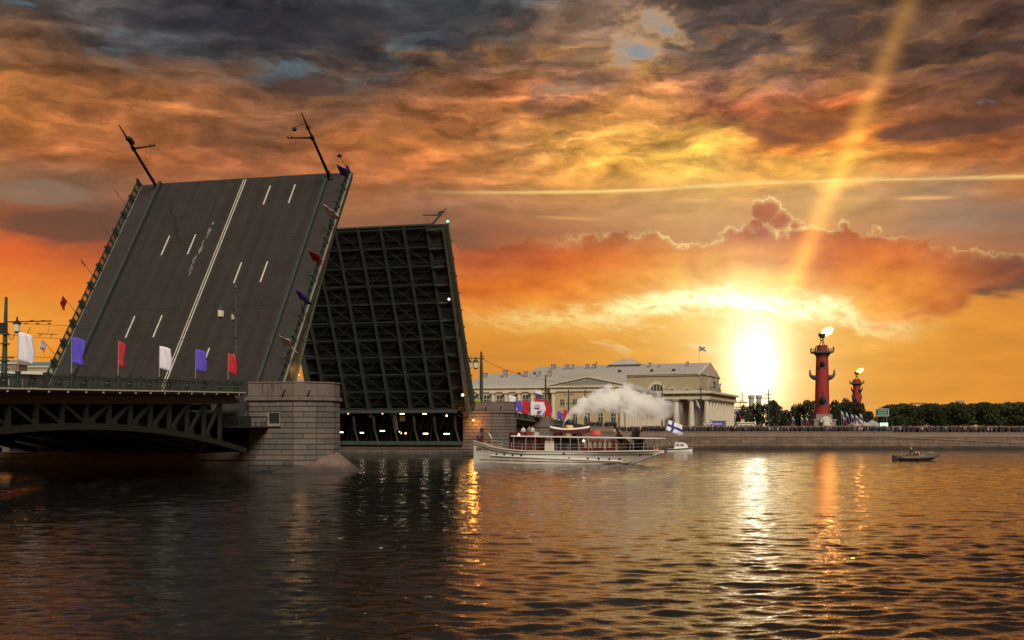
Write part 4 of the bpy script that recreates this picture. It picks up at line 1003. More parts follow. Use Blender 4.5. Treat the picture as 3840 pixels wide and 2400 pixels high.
# flags on the far bridge
for u, v0, v1, c, Y, lb, W in ((1908, 1560, 1482, 'white', 186, 'white flag on the far bridge next to the far pier', 1.3), (1936, 1560, 1500, 'blue', 190, 'blue flag on the far bridge right of the white one', 1.0), (1958, 1568, 1500, 'red', 196, 'wide red flag on the far bridge behind the white banner', 1.25),
                           (2042, 1575, 1515, 'red', 215, 'red flag on the far bridge right of the white banner', 1.3), (2090, 1582, 1540, 'blue', 226, 'small blue flag on the far bridge left of the steamer funnel', .7), (2113, 1585, 1535, 'red', 230, 'small red flag on the far bridge beside the steamer funnel', .7)):
    fb_ = onb(u, 13.6); Y = fb_.y; h = EYE + (1620 - v1) / FPX * Y - fb_.z; add_flag(lb, fb_, (0, 0, 1), h, (v0 - v1) / FPX * Y * .72, W * Y / 200, (1, .1, 0), c, u, 'flags on the far bridge', droop=.2)
bn = thing('banner', 'big white banner with a purple print on the far bridge', 'banner', onb(1990, 13.5))
h = EYE + (1620 - 1505) / FPX * onb(1990, 13.5).y - onb(1990, 13.5).z
MB().tube([(0, 0, 0), (0, 0, h)], .04, 6).build('pole', M_chrome, bn)
o = cloth((0, 0, h), (0, 0, -1), (1, .1, -.06), 2.4, 2.5, 5, amp=.12).build('cloth', M_fl['white'], bn, smooth=True)
M_purp = pmat('banner_print', (.42, .33, .55), .8, .3, 3)
MB().box(.75, 1.75, -.26, -.25, h - 1.25, h - .65).build('print', M_purp, o); MB().box(1.25, 2.0, -.26, -.25, h - 2.1, h - 1.75).build('print', M_fl['blue'], o)
rf = thing('flag', 'large red white and dark flag waving high on the far bridge', 'flag', onb(2007, 13.2)); h = EYE + (1620 - 1460) / FPX * onb(2007, 13.2).y - onb(2007, 13.2).z
MB().tube([(0, 0, 0), (0, 0, h)], .05, 6).build('pole', M_chrome, rf)
cloth((0, 0, h), (0, 0, -1), (1, .1, -.3), .7, 1.4, 3, amp=.1).build('upper_cloth', M_fl['white'], rf, smooth=True)
cloth((0, 0, h - .7), (0, 0, -1), (1, .1, -.3), .8, 1.4, 4, amp=.1).build('middle_cloth', pmat('flag_dark', (.05, .03, .10), .8), rf, smooth=True)
cloth((-.2, 0, h - 1.6), (0, 0, -1), (1, .1, -.25), 2.0, 2.9, 6, amp=.2).build('lower_cloth', M_fl['red'], rf, smooth=True)
# ------------------------------------------------------------------ people
def person_mat(name, legs, coat, skin=(.42, .26, .18), hair=None):
    m = bpy.data.materials.new(name); m.use_nodes = True; nt = m.node_tree; b = nt.nodes['Principled BSDF']; b.inputs['Roughness'].default_value = .8
    tc = nt.nodes.new('ShaderNodeTexCoord'); sp = nt.nodes.new('ShaderNodeSeparateXYZ'); nt.links.new(tc.outputs['Object'], sp.inputs[0])
    z = X(nt, sp.outputs[2]); n = noise(nt, tc.outputs['Object'], 9, 3, .6); f = (n - .5) * .5 + 1.0
    c = mix(nt, z.step(.83, .86), (*legs, 1), (*coat, 1)); c = mix(nt, z.step(1.47, 1.49), c, (*skin, 1)); c = mix(nt, z.step(1.63, 1.65), c, (*(hair or (.03, .02, .015)), 1))
    c = mix(nt, 1.0, c, xyz(nt, f, f, f), 'MULTIPLY'); nt.links.new(c, b.inputs['Base Color']); return m
def add_person(label, loc, rotz, mat_, pose='stand', s=1.0, group=None):
    """one continuous skinned figure"""
    hz = .92; kn = .50
    if pose == 'sit': V = [(0,0,.92),(0,0,1.15),(0,0,1.40),(0,0,1.50),(0,-.01,1.64),(0,-.01,1.74), (-.19,0,1.40),(-.26,-.08,1.14),(-.2,-.28,1.06),(.19,0,1.40),(.26,-.08,1.14),(.2,-.28,1.06), (-.1,0,.90),(-.13,-.42,.88),(-.13,-.44,.48),(-.13,-.56,.44),(.1,0,.90),(.13,-.42,.88),(.13,-.44,.48),(.13,-.56,.44)]
    elif pose == 'reach': V = [(0,0,.92),(0,-.03,1.15),(0,-.06,1.40),(0,-.08,1.50),(0,-.12,1.64),(0,-.12,1.74), (-.2,-.06,1.40),(-.28,-.26,1.22),(-.16,-.46,1.22),(.2,-.06,1.40),(.28,-.26,1.22),(.16,-.46,1.22), (-.1,0,.90),(-.13,-.04,.50),(-.14,.02,.08),(-.14,-.12,.04),(.1,0,.90),(.14,-.02,.50),(.16,.05,.08),(.16,-.09,.04)]
    else: V = [(0,0,.92),(0,0,1.15),(0,0,1.40),(0,0,1.50),(0,-.01,1.64),(0,-.01,1.74), (-.2,0,1.40),(-.27,.02,1.12),(-.25,-.06,.86),(.2,0,1.40),(.27,.02,1.12),(.25,-.08,.86), (-.1,0,.90),(-.12,-.02,.50),(-.13,.03,.08),(-.14,-.11,.04),(.1,0,.90),(.13,-.02,.50),(.15,.03,.08),(.16,-.11,.04)]
    Eg = [(0,1),(1,2),(2,3),(3,4),(4,5),(2,6),(6,7),(7,8),(2,9),(9,10),(10,11),(0,12),(12,13),(13,14),(14,15),(0,16),(16,17),(17,18),(18,19)]
    rad = [.155,.15,.155,.062,.105,.085,.085,.06,.045,.085,.06,.045,.10,.075,.05,.04,.10,.075,.05,.04]
    me = bpy.data.meshes.new('person'); me.from_pydata(V, Eg, []); me.materials.append(mat_)
    o = bpy.data.objects.new('person', me); COL.objects.link(o); o.location = loc; o.rotation_euler = (0, 0, rotz); o.scale = (s, s, s)
    sk = o.modifiers.new('skin', 'SKIN'); sk.use_smooth_shade = True
    for i, v in enumerate(me.skin_vertices[0].data): v.radius = (rad[i], rad[i] * (.78 if i in (0, 1, 2) else 1)); v.use_root = (i == 0)
    ss = o.modifiers.new('sub', 'SUBSURF'); ss.levels = 1; ss.render_levels = 1
    return tag(o, label, 'person', group)
PM = {k: person_mat('clothes_' + k, *v) for k, v in {
    'navy': ((.03, .03, .05), (.02, .022, .05)), 'white': ((.05, .05, .07), (.55, .53, .5)), 'red': ((.04, .04, .06), (.42, .02, .02)), 'hivis': ((.03, .03, .06), (.25, .42, .03)),
    'grey': ((.06, .05, .05), (.16, .15, .14)), 'black': ((.02, .02, .02), (.02, .02, .02)), 'whitehat': ((.02, .02, .05), (.03, .03, .05), (.42, .26, .18), (.75, .72, .68))}.items()}

# ------------------------------------------------------------------ the white steamer
YB = Vector((-4.83, 141.0, 0)); YS = Vector((17.4, 130.0, 0)); YL = (YS - YB).length; YA = math.atan2(YS.y - YB.y, YS.x - YB.x)
def yl(u, v):
    k = (u - 1920) / FPX; s = (k * YB.y - YB.x) / ((YS.x - YB.x) - k * (YS.y - YB.y)); Y = YB.y + (YS.y - YB.y) * s
    return s * YL, EYE + (1620 - v) / FPX * Y
ya = thing('steam_yacht', 'white steam yacht with yellow funnel and red wooden cabins before the far pier', 'steamer', YB, (0, 0, YA))
def hull_mesh():
    m = MB(); xs = [0, .5, 1.4, 2.6, 4, 6, 8.5, 11, 14, 17, 19.5, 21.5, 23, 24.2, 24.9]
    def sheer(x): return 1.55 + 1.0 * max(0, (9 - x) / 9) ** 1.8 + (.18 if x < 2.6 else 0) + .14 * max(0, (x - 17) / 8)
    def bs(x): return 2.05 * (1 - max(0, (9 - x) / 9) ** 2.2) * (1 - .75 * max(0, (x - 17) / 8) ** 1.7) + .04
    def bw(x): return max(.02, 1.9 * (1 - max(0, (10 - x) / 10) ** 1.6) * (1 - max(0, min(1, (x - 13) / 9.4)) ** 1.8))
    def keel(x): return -.9 if x < 18 else -.9 + 2.25 * ((x - 18) / 6.9) ** 1.15
    n = 7
    for x in xs:
        k, s = keel(x), sheer(x)
        for sd in (-1, 1):
            for i in range(n):
                f = i / (n - 1); z = k + (s - k) * f
                zz = (z + .1) / (s + .1)
                b_ = bw(x) + (bs(x) - bw(x)) * max(0, min(1, zz)) ** 1.2 if z > -.1 else bw(x) * max(.03, (z - k) / (-.1 - k + 1e-6)) ** .6 if k < -.1 else bs(x) * f
                m.v.append((x, sd * max(.015, b_), z))
    st = 2 * n
    for i in range(len(xs) - 1):
        for sd in range(2):
            for j in range(n - 1):
                a = i * st + sd * n + j; m.f.append((a, a + st, a + st + 1, a + 1)); m.mi.append(0)
        a = i * st; m.f.append((a + n - 1, a + st + n - 1, a + st + 2*n - 1, a + 2*n - 1)); m.mi.append(1)
        m.f.append((a, a + n, a + st + n, a + st)); m.mi.append(0)
    e = (len(xs) - 1) * st; m.f.append(tuple(e + j for j in range(n)) + tuple(e + n + j for j in reversed(range(n)))); m.mi.append(0)
    m.f.append(tuple(range(n)) + tuple(n + j for j in reversed(range(n)))); m.mi.append(0)
    return m, sheer, bs, bw
hm, sheer, bs, bw = hull_mesh()
M_hull = pmat('hull_white', (.80, .76, .65), .5, .08, .6, streak=.10)
M_deckw = pmat('teak_deck', (.30, .20, .12), .7, .2, 3)
hull = hm.build('hull', [M_hull, M_deckw], ya)
def strake(name, x0, x1, dz, w, h, mt, n=24, zf_=None):
    m = MB(); pts = []
    for i in range(n + 1):
        x = x0 + (x1 - x0) * i / n; z = (zf_(x) if zf_ else sheer(x) + dz)
        zz = max(0, min(1, (z + .1) / (sheer(x) + .1))); b_ = bw(x) + (bs(x) - bw(x)) * zz ** 1.2; pts.append((x, -(b_ + w), z))
    for a, b_ in zip(pts[:-1], pts[1:]): m.bar(a, b_, h, .1, (0, 1, 0))
    return m.build(name, mt, hull)
strake('sheer_line', .1, 24, -.42, .0, .05, pmat('hull_line', (.10, .08, .06), .6)); strake('rub_rail', .05, 24.6, -.03, .02, .10, M_hull)
strake('fender_strake', 3.0, 20.2, 0, .03, .14, M_white, 24, lambda x: .92 - .030 * (x - 3)); strake('boot_line', 1.2, 21.0, 0, .0, .05, pmat('boot_paint', (.30, .16, .10), .7), 24, lambda x: .42 - .012 * x)
for u, v in ((1881, 1701), (1913, 1703), (1946, 1706), (1980, 1707), (2159, 1717), (2226, 1719), (2265, 1719), (2302, 1719), (2338, 1719), (2140, 1700), (2411, 1703)):
    x, z = yl(u, v); zz = max(0, min(1, (z + .1) / (sheer(x) + .1))); b_ = bw(x) + (bs(x) - bw(x)) * zz ** 1.2
    MB().tube([(x, -b_ + .05, z), (x, -b_ - .05, z)], .13, 10).build('porthole', M_glassd, hull)
tx = bpy.data.curves.new('ship_name', 'FONT'); tx.body = 'SAIMAA'; tx.size = .62; tx.extrude = .01
to = bpy.data.objects.new('tmp', tx); COL.objects.link(to); dg = bpy.context.evaluated_depsgraph_get(); me = bpy.data.meshes.new_from_object(to.evaluated_get(dg)); bpy.data.objects.remove(to)
me.materials.clear(); me.materials.append(M_black)
x0_, x1_ = .62, 2.5
b0, b1 = [bw(q) + (bs(q) - bw(q)) * ((1.5 + .1) / (sheer(q) + .1)) ** 1.2 for q in (x0_, x1_)]
nm = inst('ship_name', me, hull, (x0_, -(b0 + .07), 1.52), (R(90), 0, math.atan2(-(b1 - b0), x1_ - x0_)))
# deckhouses
def house(name, u0, u1, v0, v1, yw, mt, bev=.04):
    xa, z1 = yl(u0, v0); xb, z0 = yl(u1, v1); return MB().box(xa, xb, -yw, yw, z0, z1).build(name, mt, ya, bevel=bev), xa, xb, z0, z1
def openings(par, xs, w, z0, z1, y, mt=M_glassd, name='window', frame=None):
    for x in xs:
        o = MB().box(x - w/2, x + w/2, -y - .03, -y + .02, z0, z1).build(name, mt, par)
        MB().box(x - w/2 - .06, x + w/2 + .06, -y - .02, -y + .02, z0 - .08, z0 - .002).build('sill', frame or M_redw, o)
c1, a, b_, z0, z1 = house('fore_cabin', 1938, 2030, 1640, 1688, 1.45, M_redw); openings(c1, [a + .6 + i * .85 for i in range(3)], .5, z0 + .75, z1 - .2, 1.45)
c2, a, b_, z0, z1 = house('wheelhouse', 1925, 2005, 1619, 1636, 1.3, pmat('wheelhouse_red', (.20, .03, .02), .5)); openings(c2, [a + .4 + i * .62 for i in range(4)], .42, z0 + .12, z1 - .12, 1.3)
c3, a, b_, z0, z1 = house('aft_cabin', 2186, 2335, 1652, 1693, 1.4, M_redw); openings(c3, [a + .9 + i * .62 for i in range(6)], .36, z0 + .45, z1 - .12, 1.4, pmat('cabin_window', (.28, .24, .18), .3))
c4, a, b_, z0, z1 = house('engine_casing', 2085, 2180, 1648, 1690, 1.1, M_dsteel); openings(c4, [a + .5 + i * .95 for i in range(3)], .6, z0 + .3, z1 - .25, 1.1)
house('deck_box', 2058, 2092, 1645, 1690, 1.2, M_offw); house('companion', 1920, 1938, 1632, 1690, .9, M_redw); house('deck_chest', 2455, 2468, 1681, 1692, .4, pmat('orange_chest', (.5, .10, .06), .6))
# awning deck
m = MB(); xa, zA = yl(1940, 1637); xb, zB = yl(2484, 1646)
m.add([(xa, -1.85, zA), (xb, -1.5, zB), (xb, 1.5, zB), (xa, 1.85, zA), (xa, -1.85, zA + .14), (xb, -1.5, zB + .12), (xb, 1.5, zB + .12), (xa, 1.85, zA + .14)], [(0,3,2,1),(4,5,6,7),(0,1,5,4),(1,2,6,5),(2,3,7,6),(3,0,4,7)])
m.build('awning_deck', M_white, ya)
for u in (1950, 1995, 2030, 2090, 2125, 2160, 2190, 2228, 2290, 2330, 2390, 2425, 2462):
    x = yl(u, 1690)[0]; zt = zA + (zB - zA) * (x - xa) / (xb - xa)
    for sd in (-1, 1): MB().tube([(x, sd * min(1.75, bs(x) - .05), sheer(x) - .05), (x, sd * min(1.75, bs(x) - .05), zt)], .02, 6).build('stanchion', M_offw, ya)
m = MB(); N_ = 28
for dz in (.42, .80):
    m.tube([(x, -(bs(x) - .03), sheer(x) + dz) for x in [3.2 + i * (21.3 / N_) for i in range(N_ + 1)]], .009, 5)
m.build('guard_wire', M_white, ya)
for i in range(15): x = 3.2 + i * 1.52; MB().tube([(x, -(bs(x) - .03), sheer(x)), (x, -(bs(x) - .03), sheer(x) + .82)], .012, 5).build('rail_post', M_white, ya)
# funnel
fx, fz = yl(2133, 1620); 
MB().tube([(fx, 0, zA), (fx + .10, 0, zA + 1.45)], .46, 14).build('funnel', pmat('funnel_yellow', (.60, .40, .12), .5, .1), ya, smooth=True)
MB().tube([(fx + .11, 0, zA + 1.45), (fx + .15, 0, zA + 2.0)], .50, 14).build('funnel_top', M_black, ya, smooth=True)
MB().tube([(fx - .55, -.3, zA), (fx - .55, -.3, zA + 1.6)], .05, 6).build('steam_pipe', M_chrome, ya)
# lifeboat on the awning deck
lb_ = thing('lifeboat', 'lifeboat with a white cover and dark red hull on the roof of the steam yacht', 'boat', YB + Vector((math.cos(YA), math.sin(YA), 0)) * yl(2063, 1620)[0] + Vector((0, 0, zA + .2)), (0, 0, YA))
LL = yl(2212, 1620)[0] - yl(2063, 1620)[0]; m = MB(); n = 14
for i in range(n + 1):
    t = i / n; x = LL * t; w = .85 * math.sin(math.pi * min(1, t * .97 + .015)) ** .6 * (.8 if t > .9 else 1) + .02; zs = .62 + .28 * (2 * t - 1) ** 2; zk = .05 + .35 * abs(2 * t - 1) ** 4
    m.v += [(x, -w, zs), (x, -w * .75, (zs + zk) / 2 - .05), (x, 0, zk), (x, w * .75, (zs + zk) / 2 - .05), (x, w, zs), (x, 0, zs + .22)]
for i in range(n):
    for j in range(6): a = i*6 + j; b2 = i*6 + (j+1) % 6; m.f.append((a, b2, b2 + 6, a + 6)); m.mi.append(1 if j in (4, 5) else 0)
m.build('hull', [M_redw, M_white], lb_, smooth=True)
MB().box(1.2, 1.4, -.5, .5, -.2, .15).build('chock', M_redw, lb_); MB().box(LL - 1.5, LL - 1.3, -.5, .5, -.2, .15).build('chock', M_redw, lb_)
x, z = yl(2222, 1635); rp = YB + Vector((math.cos(YA), math.sin(YA), 0)) * x + Vector((0, 0, z + .02))
rb = thing('life_raft', 'small orange life raft on the yacht roof right of the lifeboat', 'raft', rp, (0, 0, YA)); MB().tube([(-.3, 0, .2), (.5, 0, .25), (1.0, 0, .2)], [.2, .26, .18], 10).tube([(-.2, .1, .45), (.4, .1, .5), (.9, .1, .45)], [.14, .2, .14], 10).build('cover', pmat('raft_orange', (.55, .08, .04), .6), rb, smooth=True)
x, z = yl(2030, 1628); MB().tube([(x, -1.5, z), (x, -1.25, z)], .30, 14).build('searchlight', pmat('searchlight_glass', (.45, .44, .36), .4), ya); MB().tube([(x, -1.35, z - .3), (x, -1.35, zA)], .04, 6).build('searchlight_stand', M_chrome, ya)
x, z = yl(1966, 1630); MB().ball((x, -1.5, z), .14, 8, 6).build('port_light', emat('port_red', (1.0, .35, .25), 4.0), ya, smooth=True)
x, z = yl(2207, 1653); MB().ball((x, -1.5, z), .13, 8, 6).build('deck_light', emat('deck_white', (1.0, .85, .6), 5.0), ya, smooth=True)
# bow gear: windlass, davit, bulwark
x, z = yl(1800, 1645); MB().lathe([(.3, 0), (.42, .1), (.28, .3), (.34, .55), (.2, .62)], (x, 0, sheer(1) - .1), 10).build('windlass', M_black, ya)
dv = [(x + .9 - .95 * math.cos(a), -.3, sheer(1.5) + 1.25 * math.sin(a) + .1) for a in [R(20 + 16 * i) for i in range(10)]]
MB().tube(dv, .05, 6).build('davit', M_chrome, ya)
MB().box(x - .3, x + .35, -.3, .3, sheer(1) - .1, sheer(1) + .8).build('anchor_chest', M_redw, ya, bevel=.05)
MB().tube([(22.6, 0, 1.6), (22.9, -.05, 2.5)], .05, 6).build('tiller_post', M_black, ya)
def on_yacht(u, v, y): x, z = yl(u, v); return YB + Vector((math.cos(YA), math.sin(YA), 0)) * x + Vector((-math.sin(YA), math.cos(YA), 0)) * y + Vector((0, 0, z))
add_person('crew member in dark clothes standing at the bow of the steam yacht', on_yacht(1803, 1648, 0.3) , 0.6, PM['navy'])
add_person('crew member in dark clothes standing at the stern cabin of the yacht', on_yacht(2339, 1692, -.9), 2.2, PM['black'], 'reach')
add_person('first of three people behind the wheelhouse of the yacht, in white', on_yacht(1944, 1651, 1.4), .2, PM['white'])
add_person('second of three people behind the wheelhouse of the yacht, in grey', on_yacht(1966, 1650, 1.4), 0, PM['grey'])
add_person('third of three people behind the wheelhouse of the yacht, in pale shirt', on_yacht(1975, 1650, 1.6), -.2, PM['white'])
# ensign at the stern
M_fin = bpy.data.materials.new('cross_flag'); M_fin.use_nodes = True; nt = M_fin.node_tree; b = nt.nodes['Principled BSDF']; b.inputs['Roughness'].default_value = .8
uvn = nt.nodes.new('ShaderNodeUVMap'); sp = nt.nodes.new('ShaderNodeSeparateXYZ'); nt.links.new(uvn.outputs[0], sp.inputs[0]); fu, fv = X(nt, sp.outputs[0]), X(nt, sp.outputs[1])
cr = fu.bump(.28, .44, .005).max(fv.bump(.38, .62, .008)); nt.links.new(mix(nt, cr, (.80, .78, .82, 1), (.045, .03, .22, 1)), b.inputs['Base Color'])
def add_uv(me, nx=8, ny=10):
    uv = me.uv_layers.new(name='UVMap')
    for p in me.polygons:
        for li in p.loop_indices:
            vi = me.loops[li].vertex_index; uv.data[li].uv = ((vi % (nx + 1)) / nx, 1 - (vi // (nx + 1)) / ny)
b0 = on_yacht(2476, 1690, 0); b1 = at(2508, 1574, 130)
ef = thing('flag', 'white flag with a dark blue cross flying from the stern staff of the steam yacht', 'flag', b0)
MB().tube([(0, 0, 0), b1 - b0], [.04, .025], 6).build('staff', M_chrome, ef)
o = cloth(b1 - b0, (-.25, 0, -1), (1, .05, -.42), 1.2, 1.75, 12, amp=.15).build('cloth', M_fin, ef, smooth=True); add_uv(o.data)

# ------------------------------------------------------------------ steam from the funnel
pts = [(2112, 1598, .14), (2118, 1578, .28), (2132, 1558, .5), (2158, 1538, .85), (2195, 1522, 1.15), (2240, 1512, 1.35), (2290, 1500, 1.6), (2335, 1500, 1.75), (2380, 1513, 1.75), (2425, 1522, 1.65), (2470, 1530, 1.45), (2515, 1535, 1.2), (2560, 1535, .8)]
m = MB(); ns = 20; P_ = [at(u, v, 134.6) for u, v, r_ in pts]; tt = np.linspace(0, len(pts) - 1, 60)
ctr, rad = [], []
for t in tt:
    i = min(int(t), len(pts) - 2); f = t - i; ctr.append(P_[i].lerp(P_[i + 1], f)); rad.append((pts[i][2] * (1 - f) + pts[i + 1][2] * f) * 1.35)
m.tube(ctr, rad, ns)
M_steam = bpy.data.materials.new('steam'); M_steam.use_nodes = True; nt = M_steam.node_tree; nt.nodes.clear()
out = nt.nodes.new('ShaderNodeOutputMaterial'); pv = nt.nodes.new('ShaderNodeVolumePrincipled'); nt.links.new(pv.outputs[0], out.inputs['Volume'])
pv.inputs['Color'].default_value = (.995, .985, .95, 1); pv.inputs['Anisotropy'].default_value = -.25
g_ = nt.nodes.new('ShaderNodeNewGeometry'); gp_ = g_.outputs['Position']
sp = nt.nodes.new('ShaderNodeSeparateXYZ'); nt.links.new(gp_, sp.inputs[0]); px, py, pz = (X(nt, sp.outputs[i]) for i in range(3))
cz = px.curve([(p.x, p.z) for p in P_]); rz_ = px.curve([(p.x, q[2]) for p, q in zip(P_, pts)])
dy = py - 134.6; dz = pz - cz; rr = (dy * dy + dz * dz)._m('SQRT') / rz_
nz = noise(nt, gp_, .75, 5, .62, .4); nz2 = noise(nt, gp_, 2.3, 3, .6)
den = (1.12 - rr + (nz - .5) * 3.0 + (nz2 - .5) * 1.3).step(.05, .8)
thin = px.step(P_[-1].x, P_[-6].x) * .93 + .07
nt.links.new((den * thin * 3.6).k, pv.inputs['Density'])
sm = m.build('steam_plume', M_steam, None); tag(sm, 'white steam drifting right from the yellow funnel of the steam yacht', 'steam', kind='stuff')
M_steam.cycles.volume_sampling = 'MULTIPLE_IMPORTANCE'
try: M_steam.cycles.volume_step_rate = 1.0
except Exception: pass

# ------------------------------------------------------------------ small cabin boat
Y = 214.0; cb = thing('cabin_boat', 'small white motor boat with a cabin behind the stern of the steam yacht', 'boat', at(2500, 1694, Y) * Vector((1, 1, 0)) if False else Vector((at(2500, 1694, Y).x, Y, 0)), (0, 0, -.05))
m = MB(); n = 10; Lc = 5.0
for i in range(n + 1):
    t = i / n; x = Lc * t; w = .95 * (1 - max(0, (t - .55) / .45) ** 2.2) + .03; zs = .62 + .22 * t * t; 
    m.v += [(x, -w, zs), (x * (1 - .03 * t), -w * .8, .05), (x * (1 - .06 * t), 0, -.3), (x * (1 - .03 * t), w * .8, .05), (x, w, zs)]
for i in range(n):
    for j in range(4): a = i*5 + j; m.f.append((a, a + 1, a + 6, a + 5)); m.mi.append(0)
    m.f.append((i*5 + 4, i*5, i*5 + 5, i*5 + 9)); m.mi.append(0)
m.f.append((0, 1, 2, 3, 4)); m.mi.append(0)
bh = m.build('hull', M_white, cb); 
mm = MB(); 
for i in range(10):
    t, t2 = i / 10, (i + 1) / 10; f = lambda t: (Lc * t, -(.95 * (1 - max(0, (t - .55) / .45) ** 2.2) + .05), .52 + .22 * t * t); mm.bar(f(t), f(t2), .14, .05, (0, 1, 0))
mm.build('gunwale_stripe', M_black, cb)
MB().side([(0, 0), (0, 0)], 0, 0) if False else None
cabm = MB(); prof = [(1.35, .6), (1.5, 1.75), (3.1, 1.8), (3.75, 1.45), (4.05, .8)]
cabm.add([(x, -.72, z) for x, z in prof] + [(x, .72, z) for x, z in prof], [tuple(range(5)), tuple(reversed(range(5, 10)))] + [(i, i + 5, (i + 1) % 5 + 5, (i + 1) % 5) for i in range(5)])
cb_cab = cabm.build('cabin', M_white, cb, bevel=.06)
for x0, x1 in ((1.62, 2.35), (2.5, 3.2)): MB().box(x0, x1, -.74, -.70, 1.05, 1.55).build('window', pmat('boat_window', (.28, .22, .12), .3), cb_cab)
MB().ball((1.9, 0, 1.95), .14, 6, 5).build('mast_light', M_chrome, cb_cab, smooth=True)
add_person('person in dark trousers standing at the back of the small cabin boat', Vector((at(2509, 1694, Y).x, Y, .35)), .4, PM['grey'])

# ------------------------------------------------------------------ inflatable boat
Y = 149.0; rx = at(3357, 1726, Y).x
ri = thing('inflatable_boat', 'grey inflatable motor boat with two people aboard on the right', 'boat', (rx, Y, 0), (0, 0, .06))
def tube_path(sd): return [(.1, sd * .85, .42), (1.0, sd * .9, .40), (3.0, sd * .92, .42), (4.6, sd * .75, .52), (5.5, sd * .4, .66), (5.95, 0, .74)]
M_rubber = pmat('grey_rubber', (.085, .07, .055), .6, .15, 2)
for sd in (-1, 1): MB().tube(tube_path(sd), [.2, .26, .26, .25, .22, .18], 12).build('air_tube', M_rubber, ri, smooth=True)
m = MB()
for x, w, zk in ((.35, .75, -.25), (2, .8, -.3), (4, .7, -.25), (5.3, .25, .15)): m.v += [(x, -w, .32), (x, 0, zk), (x, w, .32)]
for i in range(3):
    for a, b_ in ((0, 1), (1, 2), (2, 0)): m.f.append((i*3 + a, i*3 + b_, i*3 + 3 + b_, i*3 + 3 + a)); m.mi.append(0)
m.f += [(0, 1, 2), (9, 10, 11)]; m.mi += [0, 0]; m.build('hull', M_white, ri)
MB().box(-.35, .15, -.25, .25, -.2, .75).build('outboard_motor', M_black, ri, bevel=.08)
MB().box(2.6, 3.2, -.35, .35, .35, 1.15).build('console', pmat('console_cream', (.55, .46, .28), .5), ri, bevel=.05)
MB().add([(3.0, -.4, 1.1), (3.0, .4, 1.1), (3.3, .4, 1.45), (3.3, -.4, 1.45), (3.03, -.4, 1.1), (3.03, .4, 1.1), (3.33, .4, 1.45), (3.33, -.4, 1.45)], [(0,1,2,3),(7,6,5,4),(0,4,5,1),(1,5,6,2),(2,6,7,3),(3,7,4,0)]).build('windscreen', M_glassd, ri)
MB().box(3.4, 5.0, -.5, .5, .5, .72).build('bow_locker', pmat('console_cream', (.55, .46, .28), .5), ri, bevel=.05); MB().box(1.6, 2.3, -.4, .4, .3, .75).build('seat', M_black, ri, bevel=.05)
MB().tube([(3.5, -.45, .7), (3.6, -.45, 1.1), (4.9, -.4, 1.1), (5.0, -.4, .72)], .03, 6).build('bow_rail', M_chrome, ri)
add_person('man with a white cap and dark jacket steering the inflatable boat', Vector((rx + 2.05, Y + .1, .02)), R(80), PM['whitehat'], 'reach', .98)
add_person('person in red sitting low in the inflatable boat', Vector((rx + 2.85, Y - .55, -.28)), R(70), PM['red'], 'sit', .98)
# ------------------------------------------------------------------ buildings on the far bank
M_ochre = pmat('ochre_wall', (.40, .30, .145), .85, .10, .25, streak=.15); M_ochre2 = pmat('ochre_wall_dull', (.33, .27, .16), .85, .12, .2, streak=.15)
M_trim = pmat('cream_trim', (.52, .46, .33), .8, .10, .4, streak=.15); M_roofm = pmat('metal_roof', (.40, .365, .31), .5, .10, .25)
M_seam = pmat('roof_seam', (.31, .28, .24), .6, .1, .4); M_win = pmat('window_glass', (.045, .05, .055), .15, .2, .5); M_chim = pmat('chimney_brick', (.26, .22, .18), .9, .2, 1)
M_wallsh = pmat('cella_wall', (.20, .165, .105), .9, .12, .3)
ME_cache = {}
def column_mesh(r_, h):
    k = (r_, h)
    if k not in ME_cache:
        m = MB().lathe([(r_ * 1.15, 0), (r_ * 1.15, .25), (r_, .3), (r_ * 1.0, h * .35), (r_ * .84, h - .75), (r_ * .95, h - .62), (r_ * 1.15, h - .35)], n=14)
        m.box(-r_ * 1.25, r_ * 1.25, -r_ * 1.25, r_ * 1.25, h - .35, h); ME_cache[k] = m.mesh('column', M_trim, False)
    return ME_cache[k]
def win(root, x, y, z, w, h, face='y', arch=False):
    """glazed window with frame on the face looking to -y (front) or +x (side)"""
    if face == 'y':
        o = MB().box(x - w/2, x + w/2, y - .03, y + .05, z, z + h).build('window', M_win, root); f = MB()
        for a, b_, c, d in ((x - w/2 - .14, x - w/2, z - .1, z + h + .14), (x + w/2, x + w/2 + .14, z - .1, z + h + .14), (x - w/2, x + w/2, z + h, z + h + .14), (x - .04, x + .04, z, z + h), (x - w/2, x + w/2, z + h * .62, z + h * .62 + .08)): f.box(a, b_, y - .10, y + .03, c, d)
        f.build('frame', M_trim, o); MB().box(x - w/2 - .2, x + w/2 + .2, y - .2, y + .03, z - .22, z - .1).build('sill', M_trim, o)
    else:
        o = MB().box(x - .05, x + .03, y - w/2, y + w/2, z, z + h).build('window', M_win, root); f = MB()
        for a, b_, c, d in ((y - w/2 - .14, y - w/2, z - .1, z + h + .14), (y + w/2, y + w/2 + .14, z - .1, z + h + .14), (y - w/2, y + w/2, z + h, z + h + .14), (y - .04, y + .04, z, z + h)): f.box(x - .03, x + .10, a, b_, c, d)
        f.build('frame', M_trim, o)
    return o
